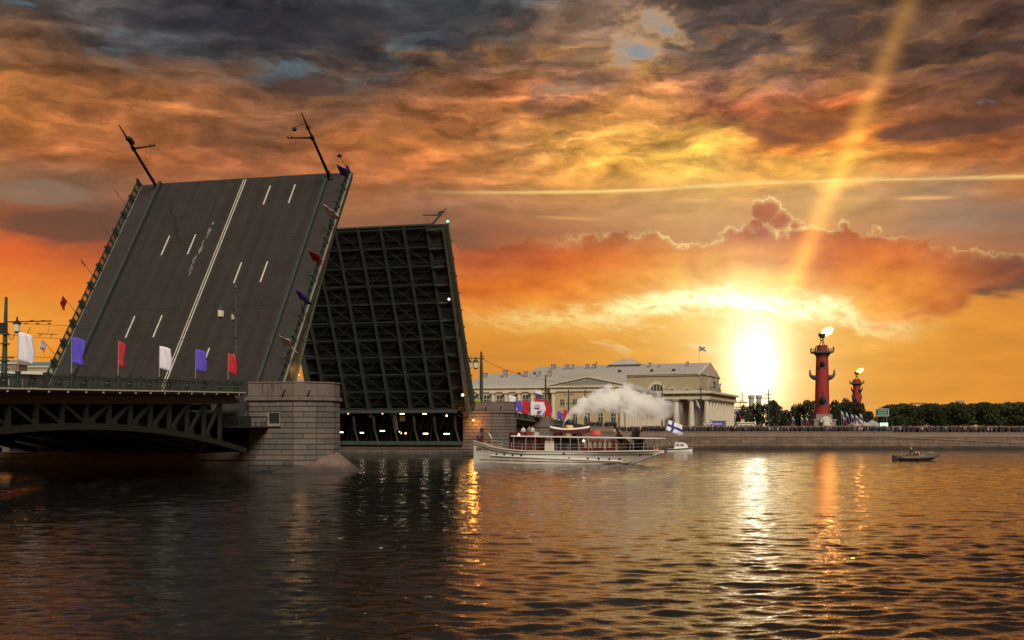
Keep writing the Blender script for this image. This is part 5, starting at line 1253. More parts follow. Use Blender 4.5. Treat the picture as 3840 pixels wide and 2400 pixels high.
def hip_roof(root, x0, x1, y0, y1, ze, zr, inset0, inset1, name='roof', seams=24):
    """roof with ridge along x; inset0/1 = hip length at each end (0 = gable)"""
    ym = (y0 + y1) / 2
    rf_ = MB().add([(x0, y0, ze), (x1, y0, ze), (x1, y1, ze), (x0, y1, ze), (x0 + inset0, ym, zr), (x1 - inset1, ym, zr)], [(0,1,5,4),(1,2,5),(2,3,4,5),(3,0,4),(0,3,2,1)]).build(name, M_roofm, root)
    m = MB()
    for i in range(1, seams):
        x = x0 + (x1 - x0) * i / seams; xt = min(max(x, x0 + inset0), x1 - inset1); f = 1.0
        if x < x0 + inset0: f = (x - x0) / inset0; xt = x
        if x > x1 - inset1 and inset1 > 0: f = (x1 - x) / inset1; xt = x
        if f > .05: m.bar((x, y0, ze + .04), (xt if f == 1.0 else x, y0 + (ym - y0) * f, ze + (zr - ze) * f + .04), .09, .08)
    m.build('seam', M_seam, rf_); tag(bpy.data.objects[-1] if False else rf_.children[0], kind='stuff')
    return rf_
def chimney(par, x, y, z0, z1, w=.8):
    c = MB().box(x - w/2, x + w/2, y - w/2, y + w/2, z0, z1).build('chimney', M_chim, par); MB().box(x - w/2 - .12, x + w/2 + .12, y - w/2 - .12, y + w/2 + .12, z1, z1 + .2).build('chimney_cap', M_seam, c)

# ---- warehouse with portico, left
wk = Vector((at(2345, 1600, 300).x, 300, G0))
mu = thing('museum_building', 'long ochre building with white half columns and low pediment behind the far bridge', 'building', wk, (0, 0, -YAW))
H = 12.9
MB().box(-46, -20.3, 1.6, 26, 0, H - 1.5).box(-20.3, -.3, .0, 26, 0, H - 1.5).build('front_wall', M_ochre, mu)
MB().box(-14, -.3, 26.0, 82, 0, H - 1.5).build('side_wing_wall', M_ochre, mu)
ent = MB().box(-46, -20.6, 1.2, 26, H - 1.5, H - .45).box(-20.6, 0.05, -.4, 26, H - 1.5, H - .45).box(-14.2, .05, 26.0, 82.2, H - 1.5, H - .45).build('entablature', M_trim, mu)
MB().box(-46, -21.1, .7, 26, H - .447, H).box(-21.1, .5, -.9, 26, H - .447, H).box(-14.4, .5, 26.0, 82.6, H - .447, H).build('cornice', M_trim, mu)
MB().box(-46, -20.4, 1.3, 1.9, H + .003, H + .9).build('attic_band', M_roofm, mu)
MB().box(-46.1, .15, -.35, 1.55, 0, 1.1).build('plinth', M_trim, mu)
for i in range(7): inst('column', column_mesh(.62, H - 1.5 - 1.1), mu, (-22.2 - i * 3.72, 1.15, 1.1))
for x in (-19.7, -1.0): inst('column', column_mesh(.62, H - 1.5 - 1.1), mu, (x, -.3, 1.1))
for i in range(6):
    win(mu, -24.1 - i * 3.72, 1.6, 7.4, 1.7, 3.2); win(mu, -24.1 - i * 3.72, 1.6, 2.6, 1.7, 3.2)
for i in range(5):
    for z, h in ((2.6, 3.0), (7.6, 1.7)): win(mu, -17.2 + i * 3.5, 0, z, 1.3, h)
for i in range(14):
    inst('column', column_mesh(.5, H - 1.5 - 1.1), mu, (.05, 2.2 + i * 5.6, 1.1))
    for z, h in ((1.9, 3.2), (7.4, 2.2)): win(mu, -.3, 5.0 + i * 5.6, z, 1.5, h, 'x')
MB().add([(-20.9, -.85, H + .01), (.4, -.85, H + .01), (-10.2, -.85, H + 2.2), (-20.9, -.45, H + .01), (.4, -.45, H + .01), (-10.2, -.45, H + 2.2)], [(0,1,2),(5,4,3),(0,3,4,1),(1,4,5,2),(2,5,3,0)]).build('pediment', M_ochre2, mu)
pd = MB(); pd.bar((-21.0, -.9, H + .2), (-10.2, -.9, H + 2.4), .5, .35).bar((-10.2, -.9, H + 2.4), (.5, -.9, H + .2), .5, .35); pd.build('raking_cornice', M_trim, mu)
# portico roof: ridge runs back, then the wing roofs
MB().add([(-20.9, -.85, H + .35), (.4, -.85, H + .35), (-10.2, -.85, H + 2.6), (-19, 16, H + 3.8), (-2, 16, H + 3.8), (-10.2, 16, H + 4.6)], [(0, 2, 5, 3), (2, 1, 4, 5), (0, 1, 2), (3, 5, 4), (0, 3, 4, 1)]).build('portico_roof', M_roofm, mu)
r1 = hip_roof(mu, -46, -19.0, 1.6, 25, H + .85, H + 4.3, 5, 1.5)
r2 = MB().add([(.45, 26, H), (.45, 82, H), (-13.8, 82, H), (-13.8, 26, H), (-7, 26, H + 3.3), (-7, 82, H + 3.3)], [(0,1,5,4),(2,3,4,5),(1,2,5),(0,4,3),(0,3,2,1)]).build('side_roof', M_roofm, mu)
for u, v0, v1, w in ((1790, 1425, 1395, 1.3), (1872, 1425, 1386, 1.2), (1953, 1425, 1391, 1.0), (2008, 1425, 1393, .8), (2048, 1415, 1390, 1.0)):
    x = (u - 2345) / FPX * 312 * .985 - 1.0; chimney(r1, x, 9, H + 1.2, 3.8 + (1620 - v1) / FPX * 312 - G0, w)
for u in (1918, 1980): x = (u - 2345) / FPX * 312 * .985 - 1.0; MB().lathe([(.35, 0), (.5, .5), (.3, 1.0)], (x, 12, H + 3.6), 8).build('roof_vent', M_black, r1)

# ---- exchange, temple fronted
ek = Vector((at(2660, 1600, 380).x, 380, G0)); EY = .38
ex = thing('exchange_building', 'large temple like building with a colonnade all round and a gabled upper storey', 'building', ek, (0, 0, -EY))
MB().box(-78, .8, -.8, 50, 0, 1.6).build('stylobate', M_trim, ex)
MB().box(-77.2, 0, 0, 49.2, 1.6, 2.0).build('upper_step', M_trim, ex)
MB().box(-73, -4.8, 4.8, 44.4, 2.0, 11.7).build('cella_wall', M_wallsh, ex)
CH = 9.65
for i in range(15): inst('column', column_mesh(.95, CH), ex, (-1.2 - i * 5.25, 1.2, 2.0))
for i in range(1, 10): inst('column', column_mesh(.95, CH), ex, (-1.2, 1.2 + i * 5.1, 2.0))
for i in range(12): win(ex, -7.3 - i * 5.25, 4.8, 2.6, 2.0, 3.6); 
for i in range(12): win(ex, -7.3 - i * 5.25, 4.8, 7.4, 2.0, 2.8)
for i in range(7): win(ex, -4.8, 7.5 + i * 5.1, 2.6, 2.2, 6.0, 'x')
MB().box(-77.4, .15, -.15, 49.4, 11.65, 12.5).build('architrave', M_trim, ex); MB().box(-77.2, -.05, .05, 49.2, 12.5, 13.55).build('frieze', M_ochre2, ex)
MB().box(-78.3, 1.05, -1.05, 50.3, 13.55, 14.0).box(-78.0, .75, -.75, 50, 14.0, 14.3).build('cornice', M_trim, ex)
for i in range(30): MB().box(-2.0 - i * 2.6, -1.5 - i * 2.6, -.02, .06, 12.62, 13.45).build('triglyph', M_trim, ex)
MB().box(-76, -1.5, 1.5, 47.8, 14.303, 14.7).build('terrace', M_roofm, ex)
UX0, UX1, UY0, UY1, ZE, ZR = -72.0, -5.6, 10.7, 44.4, 20.8, 25.6
MB().box(UX0, UX1, UY0, UY1, 14.7, ZE - .5).build('attic_wall', M_ochre2, ex)
ym = (UY0 + UY1) / 2
gb = MB().add([(UX1, UY0, ZE - .5), (UX1, UY1, ZE - .5), (UX1, ym, ZR - .45), (UX1 - .6, UY0, ZE - .5), (UX1 - .6, UY1, ZE - .5), (UX1 - .6, ym, ZR - .45)], [(0,1,2),(5,4,3),(0,3,4,1),(1,4,5,2),(2,5,3,0)]).build('gable', M_ochre2, ex)
MB().box(UX0 - .4, UX1 + .05, UY0 - .45, UY0 + .2, ZE - .5, ZE - .05).build('eaves_cornice', M_trim, ex)
rk = MB().bar((UX1 - .1, UY0 - .7, ZE - .25), (UX1 - .1, ym, ZR - .1), .9, .5).bar((UX1 - .1, ym, ZR - .1), (UX1 - .1, UY1 + .7, ZE - .25), .9, .5).build('raking_cornice', M_trim, ex)
er = MB().add([(UX0, UY0 - .8, ZE - .045), (UX1 + .4, UY0 - .8, ZE - .045), (UX1 + .4, UY1 + .8, ZE - .045), (UX0, UY1 + .8, ZE - .045), (UX0, ym, ZR), (UX1 + .4, ym, ZR)], [(0,1,5,4),(2,3,4,5),(1,2,5),(3,0,4),(0,3,2,1)]).build('roof', M_roofm, ex)
sm_ = MB()
for i in range(34): x = UX0 + 1 + i * 1.95; sm_.bar((x, UY0 - .8, ZE + .02), (x, ym, ZR + .06), .12, .1)
tag(sm_.build('seam', M_seam, er), kind='stuff')
# thermal window and round ones
def arch_win(x, z, r_, y):
    n = 12; m = MB(); pts_ = [(x + r_ * math.cos(math.pi * i / n), z + r_ * math.sin(math.pi * i / n)) for i in range(n + 1)]
    m.add([(p, y - .05, q) for p, q in pts_] + [(p, y + .1, q) for p, q in pts_], [tuple(range(n + 1)), tuple(reversed(range(n + 1, 2*n + 2)))] + [(i, n + 1 + i, n + 2 + i, i + 1) for i in range(n)])
    o = m.build('arched_window', M_win, ex); a = MB()
    for i in range(n):
        a.bar((pts_[i][0] + (pts_[i][0] - x) * .25, y - .12, pts_[i][1] + (pts_[i][1] - z) * .25), (pts_[i+1][0] + (pts_[i+1][0] - x) * .25, y - .12, pts_[i+1][1] + (pts_[i+1][1] - z) * .25), .28, r_ * .42)
    for k in (-.5, 0, .5): a.bar((x + r_ * k, y - .1, z), (x + r_ * k, y - .1, z + r_ * math.sqrt(1 - k*k)), .14)
    a.build('arch_frame', M_trim, o)
arch_win(-21, 15.0, 2.3, UY0); arch_win(-47, 15.0, 2.3, UY0)
for x in (-10, -15.5, -27, -33, -40, -53): arch_win(x, 15.1, .8, UY0)
for y in (ym - 3.4, ym, ym + 3.4): win(ex, UX1, y, 15.6, 1.3, 5.2 if y != ym else 6.2, 'x')
# skylight lantern on the ridge
ln = MB().box(-42.5, -31.5, ym - 4.2, ym + 4.2, ZR - 2.2, ZR - .2).build('skylight', M_seam, er); MB().add([(-43.2, ym - 4.9, ZR - .2), (-30.8, ym - 4.9, ZR - .2), (-30.8, ym + 4.9, ZR - .2), (-43.2, ym + 4.9, ZR - .2), (-39, ym, ZR + 2.2), (-35, ym, ZR + 2.2)], [(0,1,5,4),(1,2,5),(2,3,4,5),(3,0,4),(0,3,2,1)]).build('skylight_roof', M_roofm, ln)
for x, h, w in ((-26.5, 1.6, .9), (-23, .8, .7), (-12.5, 1.6, .8), (-64, 1.8, 1.6), (-58.5, 1.6, 1.3), (-56.3, 1.6, .8), (-50.5, 1.6, 1.1), (-48, 1.6, 1.1), (-47, 2.4, .4)): chimney(er, x, ym - 5.5, ZR - 2.8, ZR - 1.55 + h, w)
for x in (-36, -24, -16): MB().ball((x, UY0 + 4.5, ZE + 1.6), .7, 8, 6).build('dormer_vent', M_black, er, smooth=True)
# statue group on the terrace in front of the gable
sg = thing('statue_group', 'grey stone statue group with a raised trident on the terrace before the gable', 'statue', ek + Matrix.Rotation(-EY, 3, 'Z') @ Vector((-3.4, 26, 14.7)), (0, 0, -EY))
M_stat = pmat('statue_stone', (.22, .19, .15), .9, .3, 1.2)
MB().box(-1.6, 1.4, -4.5, 4.5, 0, 1.3).build('base', M_stat, sg)
def blob_figure(root, name, V, Eg, rad, mt):
    me = bpy.data.meshes.new(name); me.from_pydata(V, Eg, []); me.materials.append(mt); o = bpy.data.objects.new(name, me); COL.objects.link(o); o.parent = root
    o.modifiers.new('skin', 'SKIN').use_smooth_shade = True
    for i, v in enumerate(me.skin_vertices[0].data): v.radius = (rad[i], rad[i]); v.use_root = i == 0
    s_ = o.modifiers.new('sub', 'SUBSURF'); s_.levels = 1; s_.render_levels = 1; return o
blob_figure(sg, 'seated_figure', [(0,0,1.9),(0,0,3.1),(0,0,4.2),(0,0,5.3),(.3,.9,4.3),(.3,1.6,5.2),(.2,-.9,4.0),(.6,-1.3,3.1),(.9,.5,1.9),(1.2,.5,.9),(.9,-.5,1.9),(1.2,-.5,.9)], [(0,1),(1,2),(2,3),(2,4),(4,5),(2,6),(6,7),(0,8),(8,9),(0,10),(10,11)], [.8,.75,.6,.42,.32,.25,.32,.25,.42,.3,.42,.3], M_stat)
for sy in (-1, 1): blob_figure(sg, 'horse', [(.3,sy*2.6,1.8),(.9,sy*3.2,2.2),(1.2,sy*3.6,3.1),(1.6,sy*3.9,3.3),(.2,sy*2.2,1.0),(1.1,sy*3.3,1.1)], [(0,1),(1,2),(2,3),(0,4),(1,5)], [.6,.6,.38,.24,.25,.25], M_stat)
MB().tube([(.3, 1.5, 3.0), (.3, 1.75, 8.0)], .12, 6).bar((.3, 1.2, 7.2), (.3, 2.3, 7.2), .14).build('trident', M_stat, sg)
fpz = ek + Matrix.Rotation(-EY, 3, 'Z') @ Vector((-9.5, ym, ZR - .1))
M_andr = bpy.data.materials.new('saltire_flag'); M_andr.use_nodes = True; nt = M_andr.node_tree; b = nt.nodes['Principled BSDF']; b.inputs['Roughness'].default_value = .8
uvn = nt.nodes.new('ShaderNodeUVMap'); sp = nt.nodes.new('ShaderNodeSeparateXYZ'); nt.links.new(uvn.outputs[0], sp.inputs[0]); fu, fv = X(nt, sp.outputs[0]), X(nt, sp.outputs[1])
d1 = (fu - fv).abs(); d2_ = (fu + fv - 1.0).abs(); nt.links.new(mix(nt, d1.min(d2_).step(.14, .10), (.45, .40, .36, 1), (.03, .03, .06, 1)), b.inputs['Base Color'])
af = thing('flag', 'pale flag with a dark diagonal cross on the roof of the temple like building', 'flag', fpz)
MB().tube([(0, 0, 0), (0, 0, 6.3)], .08, 6).build('staff', M_chrome, af); o = cloth((0, 0, 6.2), (0, 0, -1), (1, .1, -.1), 1.7, 2.4, 8, amp=.15).build('cloth', M_andr, af, smooth=True); add_uv(o.data)

# ---- buildings on the left, seen past the raised leaf
def plain_building(label, u0, u1, vE, vR, Y, depth, wall, roof, storeys, grp=None, chim=0):
    x0, x1 = at(u0, 0, Y).x, at(u1, 0, Y).x; zE = EYE + (1620 - vE) / FPX * Y - G0; zR = EYE + (1620 - vR) / FPX * Y - G0
    t = thing('city_building', label, 'building', (x0, Y, G0), (0, 0, 0), grp); W = x1 - x0
    MB().box(0, W, 0, depth, 0, zE).build('wall', wall, t); MB().box(-.4, W + .4, -.4, depth + .4, zE, zE + .5).build('cornice', M_trim, t)
    rf_ = MB().add([(-.3, -.3, zE + .5), (W + .3, -.3, zE + .5), (W + .3, depth, zE + .5), (-.3, depth, zE + .5), (1, depth / 2, zR), (W - 1, depth / 2, zR)], [(0,1,5,4),(1,2,5),(2,3,4,5),(3,0,4),(0,3,2,1)]).build('roof', roof, t)
    n = max(2, int(W / 4)); hs = zE / storeys
    for s_ in range(storeys):
        for i in range(n): win(t, W * (i + .5) / n, 0, s_ * hs + hs * .28, 1.3, hs * .5)
    for i in range(chim): chimney(rf_, W * (i + .7) / (chim + .4), depth / 2, zR - 1, zR + 1.3, 1.2)
    return t
plain_building('pale roofed waterfront building beyond the truss span at the left edge', -260, 205, 1408, 1386, 330, 18, M_dbrick, pmat('white_roof', (.62, .60, .55), .6, .1, .3), 3)
plain_building('teal roofed building rising behind the pale roof at the left edge', 60, 215, 1378, 1352, 380, 16, M_ochre2, pmat('teal_roof', (.12, .19, .19), .6, .15, .3), 4)
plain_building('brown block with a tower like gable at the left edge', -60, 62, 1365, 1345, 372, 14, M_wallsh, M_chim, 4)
plain_building('dark waterfront building hidden behind the near raised leaf', 215, 900, 1470, 1440, 340, 18, M_dbrick, M_dbrick, 3)
plain_building('waterfront building hidden behind the two raised leaves', 905, 1740, 1450, 1415, 345, 18, M_dbrick, M_seam, 3)

# ------------------------------------------------------------------ rostral columns
M_rcol = pmat('red_stucco', (.26, .019, .013), .8, .18, .35, streak=.25); M_rostr = pmat('bronze_green', (.035, .045, .038), .6, .3, 1)
M_ped = pmat('pedestal_granite', (.22, .19, .14), .9, .25, .5); M_sculp = pmat('pale_limestone', (.46, .42, .31), .9, .25, .8)
def fire_mat(power=190.0):
    """glowing gas: emission thins out towards the edge of each tongue (axis x of the mesh)"""
    m = bpy.data.materials.new('gas_flame'); m.use_nodes = True; nt = m.node_tree; nt.nodes.clear()
    out = nt.nodes.new('ShaderNodeOutputMaterial'); em = nt.nodes.new('ShaderNodeEmission'); nt.links.new(em.outputs[0], out.inputs['Volume'])
    tc = nt.nodes.new('ShaderNodeTexCoord'); sp = nt.nodes.new('ShaderNodeSeparateXYZ'); nt.links.new(tc.outputs['Object'], sp.inputs[0]); x, y, z = (X(nt, sp.outputs[i]) for i in range(3))
    wob = noise(nt, tc.outputs['Object'], 1.1, 3, .6) - .5
    t = x / 4.4; rad = t.curve([(0, .42), (.15, .85), (.4, 1.0), (.7, .8), (1.0, .15)])
    zz = z + wob * .9; q = (y * y + zz * zz) / (rad * rad)
    d = (q * -2.4).exp() * t.bump(.02, .93, .06)
    em.inputs[0].default_value = (1.0, .34, .06, 1); nt.links.new((d * power).k, em.inputs[1]); return m
M_fire = fire_mat(); M_fire2 = fire_mat(45.0)
def rostral_column(label, loc, grp, rot0, flame_label):
    t = thing('rostral_column', label, 'column', loc, (0, 0, 0), grp)
    MB().box(-4.2, 4.2, -4.2, 4.2, 0, 1.2).box(-3.6, 3.6, -3.6, 3.6, 1.2, 4.2).box(-3.9, 3.9, -3.9, 3.9, 4.2, 4.7).build('pedestal', M_ped, t)
    MB().box(-2.7, 2.7, -2.7, 2.7, 4.7, 6.3).build('plinth', M_ped, t)
    MB().lathe([(2.62, 6.3), (2.55, 6.7), (2.38, 7.0), (2.33, 12), (2.18, 19), (1.98, 25.6), (2.1, 25.75), (2.1, 26.0)], n=28).build('shaft', M_rcol, t, smooth=False)
    MB().lathe([(2.1, 26.0), (2.35, 26.3), (2.7, 26.7), (3.1, 27.0)], n=24).box(-3.1, 3.1, -3.1, 3.1, 27.0, 27.55).build('capital', M_rostr, t)
    bal = MB()
    for i in range(4):
        a = i * math.pi / 2; c, s_ = math.cos(a), math.sin(a)
        p, q = (3.0*c - 3.0*s_, 3.0*s_ + 3.0*c), (-3.0*s_*1 - 3.0*c, 3.0*c - 3.0*s_)
        bal.bar((*p, 28.35), (*q, 28.35), .10)
        for k in range(9): f = k / 8; bal.bar((p[0] + (q[0]-p[0])*f, p[1] + (q[1]-p[1])*f, 27.55), (p[0] + (q[0]-p[0])*f, p[1] + (q[1]-p[1])*f, 28.35), .06)
    tag(bal.build('balustrade', M_rostr, t), kind='stuff')
    for sx in (-1, 1):
        for sy in (-1, 1): MB().tube([(sx*2.95, sy*2.95, 27.5), (sx*3.05, sy*3.05, 28.4), (sx*2.85, sy*2.85, 29.2)], [.22, .26, .08], 6).build('corner_finial', M_rostr, t)
    MB().lathe([(1.75, 27.55), (1.75, 29.3), (1.9, 29.35), (1.9, 29.6)], n=16).build('drum', M_rcol, t)
    for i in range(3):
        a = i * 2.094 + .4; MB().tube([(1.0*math.cos(a), 1.0*math.sin(a), 29.6), (.45*math.cos(a), .45*math.sin(a), 31.0), (.75*math.cos(a), .75*math.sin(a), 32.2)], [.16, .12, .14], 6).build('tripod_leg', M_rostr, t)
    MB().lathe([(.25, 31.0), (.6, 31.2), (.25, 31.5)], n=8).build('tripod_knot', M_rostr, t)
    MB().lathe([(.3, 32.0), (.95, 32.4), (1.3, 33.1), (1.35, 33.6), (1.1, 33.6), (.8, 33.1)], n=14).build('bowl', M_rostr, t)
    # ship prows: side ones halfway, front and back ones above and below
    for z, sc_, dirs in ((10.4, 1.25, (rot0,)), (18.4, 1.1, (rot0 + math.pi/2, rot0 - math.pi/2)), (22.8, .95, (rot0, rot0 + math.pi)), (14.4, 1.15, (rot0 + math.pi,))):
        for a in dirs:
            r0 = 2.3 - (z - 7) * .018
            o = blob_figure(t, 'ship_prow', [(0, 0, 0), (1.0*sc_, 0, .05*sc_), (1.9*sc_, 0, .5*sc_), (2.3*sc_, 0, 1.4*sc_), (2.15*sc_, 0, 2.3*sc_), (2.45*sc_, 0, 2.75*sc_), (.6*sc_, 0, .9*sc_)], [(0,1),(1,2),(2,3),(3,4),(4,5),(1,6)], [1.15*sc_, .95*sc_, .62*sc_, .38*sc_, .26*sc_, .18*sc_, .55*sc_], M_rostr)
            o.location = ((r0 - .6) * math.cos(a), (r0 - .6) * math.sin(a), z); o.rotation_euler = (0, 0, a)
            MB().tube([((r0 - .1) * math.cos(a), (r0 - .1) * math.sin(a), z - .25), ((r0 + .05) * math.cos(a), (r0 + .05) * math.sin(a), z - .25)], 1.35 * sc_, 16).build('prow_shield', M_rostr, t)
    # seated river figure at the foot
    sf = blob_figure(t, 'seated_statue', [(0,-4.6,2.2),(0,-4.5,3.6),(0,-4.4,4.8),(0,-4.4,5.9),(-1.3,-4.6,4.6),(-1.9,-5.1,3.4),(1.3,-4.6,4.6),(1.8,-5.2,3.2),(-.8,-5.6,2.2),(-.8,-5.7,.6),(.9,-5.6,2.2),(1.2,-5.7,.6)], [(0,1),(1,2),(2,3),(2,4),(4,5),(2,6),(6,7),(0,8),(8,9),(0,10),(10,11)], [1.3,1.15,1.0,.55,.5,.4,.5,.4,.75,.5,.75,.5], M_sculp)
    MB().box(-2.4, 2.4, -6.2, -4.22, 0, 1.5).build('statue_base', M_sculp, t)
    # the fire: three tongues leaning with the wind
    f = thing('flame', flame_label, 'flame', Vector(loc) + Vector((0, 0, 33.4)))
    fm = MB().tube([(-.2, 0, 0), (.3, 0, 0), (1.2, 0, 0), (2.4, 0, 0), (3.6, 0, 0), (4.5, 0, 0)], [.5, 1.2, 1.6, 1.6, 1.3, .5], 14).build('fire', M_fire if loc[1] < 500 else M_fire2, f); fm.rotation_euler = (0, R(-28), 0)
    return t
rostral_column('tall dark red rostral column with ship prows, the nearer and larger one', (at(3083, 1600, 378).x, 378, G0), 'rostral columns with fire bowls', R(-90) - .2, 'gas flame blowing right from the bowl of the nearer red column')
rostral_column('distant dark red rostral column with ship prows, the smaller one behind trees', (at(3213, 1600, 620).x, 620, G0), 'rostral columns with fire bowls', R(-55), 'gas flame blowing right from the bowl of the distant red column')
# ------------------------------------------------------------------ trees
def leaf_mat(name, c1, c2, c3):
    m = bpy.data.materials.new(name); m.use_nodes = True; nt = m.node_tree; b = nt.nodes['Principled BSDF']; b.inputs['Roughness'].default_value = .75; b.inputs['Specular IOR Level'].default_value = .2
    g_ = nt.nodes.new('ShaderNodeNewGeometry'); oi = nt.nodes.new('ShaderNodeObjectInfo')
    rnd = X(nt, g_.outputs['Random Per Island']); n = noise(nt, g_.outputs['Position'], .35, 4, .6)
    c = mix(nt, rnd, (*c1, 1), (*c2, 1)); c = mix(nt, n.step(.45, .62) * .7, c, (*c3, 1)); v = X(nt, oi.outputs['Random']) * .35 + .82
    c = mix(nt, 1.0, c, xyz(nt, v, v, v), 'MULTIPLY'); nt.links.new(c, b.inputs['Base Color']); return m
M_lime = leaf_mat('lime_leaves', (.032, .042, .011), (.050, .058, .015), (.024, .030, .009)); M_dleaf = leaf_mat('dark_leaves', (.022, .030, .014), (.036, .044, .020), (.018, .024, .012))
M_bark = pmat('bark', (.055, .042, .03), .9, .3, 2)
def crown_mesh(seed, w, h, n, size, boxy=.5, mt=None):
    """thousands of leaf clumps spread through a lumpy crown (local z from 0 to h)"""
    r = np.random.default_rng(seed); lob = r.uniform(-1, 1, (13, 3)) * np.array([.62, .62, .58]); lr = r.uniform(.30, .55, 13)
    P = []
    while len(P) < n:
        q = r.uniform(-1, 1, (4000, 3)); e = 2 + boxy * 4
        ins = (np.abs(q) ** e).sum(1) < 1; d = np.min(np.linalg.norm(q[:, None, :] - lob[None], axis=2) / lr[None], axis=1)
        keep = ins & (d < 1.0) & (r.uniform(size=len(q)) < .25 + .75 * np.clip(d, 0, 1) ** 2); P += list(q[keep])
    P = np.array(P[:n]) * np.array([w / 2, w / 2, h / 2]) + np.array([0, 0, h / 2])
    a = r.normal(size=(n, 3)); a /= np.linalg.norm(a, axis=1)[:, None]; b_ = np.cross(a, r.normal(size=(n, 3))); b_ /= np.linalg.norm(b_, axis=1)[:, None]
    s_ = size * r.uniform(.55, 1.35, (n, 1)); a *= s_; b_ *= s_ * .7
    V = np.stack([P - a, P + b_, P + a * .9, P - b_], 1).reshape(-1, 3); F = np.arange(4 * n).reshape(-1, 4)
    me = bpy.data.meshes.new('crown'); me.from_pydata(V.tolist(), [], F.tolist()); me.materials.append(mt); me.update(); return me
def trunk_mesh(h, r_, seed):
    rr = random.Random(seed); m = MB(); m.tube([(0, 0, 0), (.05, .02, h * .5), (rr.uniform(-.2, .2), 0, h)], [r_, r_ * .8, r_ * .55], 7)
    for i in range(5):
        a = rr.uniform(0, 6.28); l = rr.uniform(1.4, 2.6); m.tube([(0, 0, h * .8), (l * .5 * math.cos(a), l * .5 * math.sin(a), h * .8 + l * .6), (l * math.cos(a), l * math.sin(a), h * .8 + l * 1.4)], [r_ * .5, r_ * .35, r_ * .12], 5)
    return m.mesh('trunk', M_bark)
CR_l = [crown_mesh(40 + i, 10.4, 7.2, 3200, .30, .75, M_lime) for i in range(4)]; TR_l = [trunk_mesh(2.6, .24, i) for i in range(2)]
CR_d = [crown_mesh(60 + i, 12.5, 12.5, 3200, .44, .35, M_dleaf) for i in range(4)]; TR_d = [trunk_mesh(4.0, .4, 9 + i) for i in range(2)]
def tree(name, label, x, y, cr, tr, zc, s=(1, 1, 1), rot=0, grp=None):
    t = thing(name, label, 'tree', (x, y, G0), (0, 0, rot), grp); inst('trunk', tr, t, (0, 0, 0), (0, 0, 0), (s[0], s[1], s[2])); inst('crown', cr, t, (0, 0, zc * s[2]), (0, 0, 0), s); return t
rr = random.Random(5)
us = [3387, 3493, 3595, 3690, 3782, 3880, 3975]
for i, u in enumerate(us):
    Y = 318 + rr.uniform(-2, 2)
    tree('lime_tree', ['first', 'second', 'third', 'fourth', 'fifth', 'sixth', 'seventh'][i] + ' lime tree from the left in the front row behind the right quay', at(u, 0, Y).x, Y, CR_l[i % 4], TR_l[i % 2], 1.7, (1.0, 1.0, .92 + rr.uniform(0, .10)), rr.uniform(0, 6), 'clipped lime trees behind the right quay')
for i in range(8):
    u = 3330 + i * 88; Y = 350; tree('lime_tree', ['first', 'second', 'third', 'fourth', 'fifth', 'sixth', 'seventh', 'eighth'][i] + ' lime tree from the left in the rear row behind the right quay', at(u, 0, Y).x, Y, CR_l[(i + 1) % 4], TR_l[i % 2], 1.6, (1.1, 1.1, 1.04 + rr.uniform(0, .1)), rr.uniform(0, 6), 'rear row of lime trees behind the right quay')
dk = [(2775, 430, 1515, 'hazy dark tree at the right end of the colonnade'), (2830, 440, 1508, 'dark tree below the two pale chimneys'), (2890, 430, 1500, 'dark round tree right of the sun glare'), (2925, 445, 1512, 'dark tree at the edge of the gap below the sun'),
      (2955, 520, 1560, 'low dark tree in the gap between the sun and the nearer red column'), (2990, 430, 1512, 'dark tree left of the nearer red column'), (3035, 425, 1500, 'tall dark tree just left of the nearer red column'), (3118, 430, 1495, 'tall dark tree just right of the nearer red column'),
      (3160, 440, 1490, 'tall dark tree between the two red columns'), (3198, 450, 1498, 'dark tree in front of the distant red column'), (3255, 470, 1540, 'dark tree right of the distant red column'), (3300, 480, 1545, 'dark tree behind the green signs'), (3350, 470, 1545, 'dark tree at the left end of the lime rows'), (3410, 460, 1542, 'dark tree under the rooftop billboard'), (3735, 430, 1515, 'round dark tree top rising above the lime rows at the right')]
for i, (u, Y, v, lb) in enumerate(dk):
    hh = EYE + (1620 - v) / FPX * Y - G0; s = hh / 14.4; tree('dark_tree', lb, at(u, 0, Y).x, Y, CR_d[i % 4], TR_d[i % 2], 1.9, (max(.75, s) * .72, max(.75, s) * .72, s), i * 1.3, 'dark trees of the square')

# ------------------------------------------------------------------ the crowd on the quay
M_cr = [pmat('crowd_%d' % i, c, .85, .2, 3) for i, c in enumerate(((.02, .02, .025), (.04, .035, .03), (.09, .013, .013), (.14, .13, .12), (.02, .025, .05), (.06, .045, .03), (.30, .28, .25), (.05, .022, .015)))] + [M_skin]
cm = MB(); r2_ = random.Random(77)
def crowd_body(x, y, z, h, k):
    n = 6; pr = [(.13, 0), (.17, .45), (.16, .82), (.21, 1.0), (.23, 1.36), (.10, 1.48)]; f = h / 1.74; o = len(cm.v); a0 = r2_.uniform(0, 1); l = len(pr)
    for rad_, zz in pr:
        for j in range(n): a = a0 + 2*math.pi*j/n; cm.v.append((x + rad_ * f * math.cos(a) * 1.1, y + rad_ * f * math.sin(a) * .8, z + zz * f))
    for i in range(l - 1):
        for j in range(n): q = o + i*n; cm.f.append((q + j, q + (j+1) % n, q + n + (j+1) % n, q + n + j)); cm.mi.append(k if i > 1 else (k + 1) % 2)
    cm.ball((x, y, z + 1.61 * f), .125 * f, 6, 4, 8 if r2_.random() < .6 else r2_.choice((0, 1, 5)))
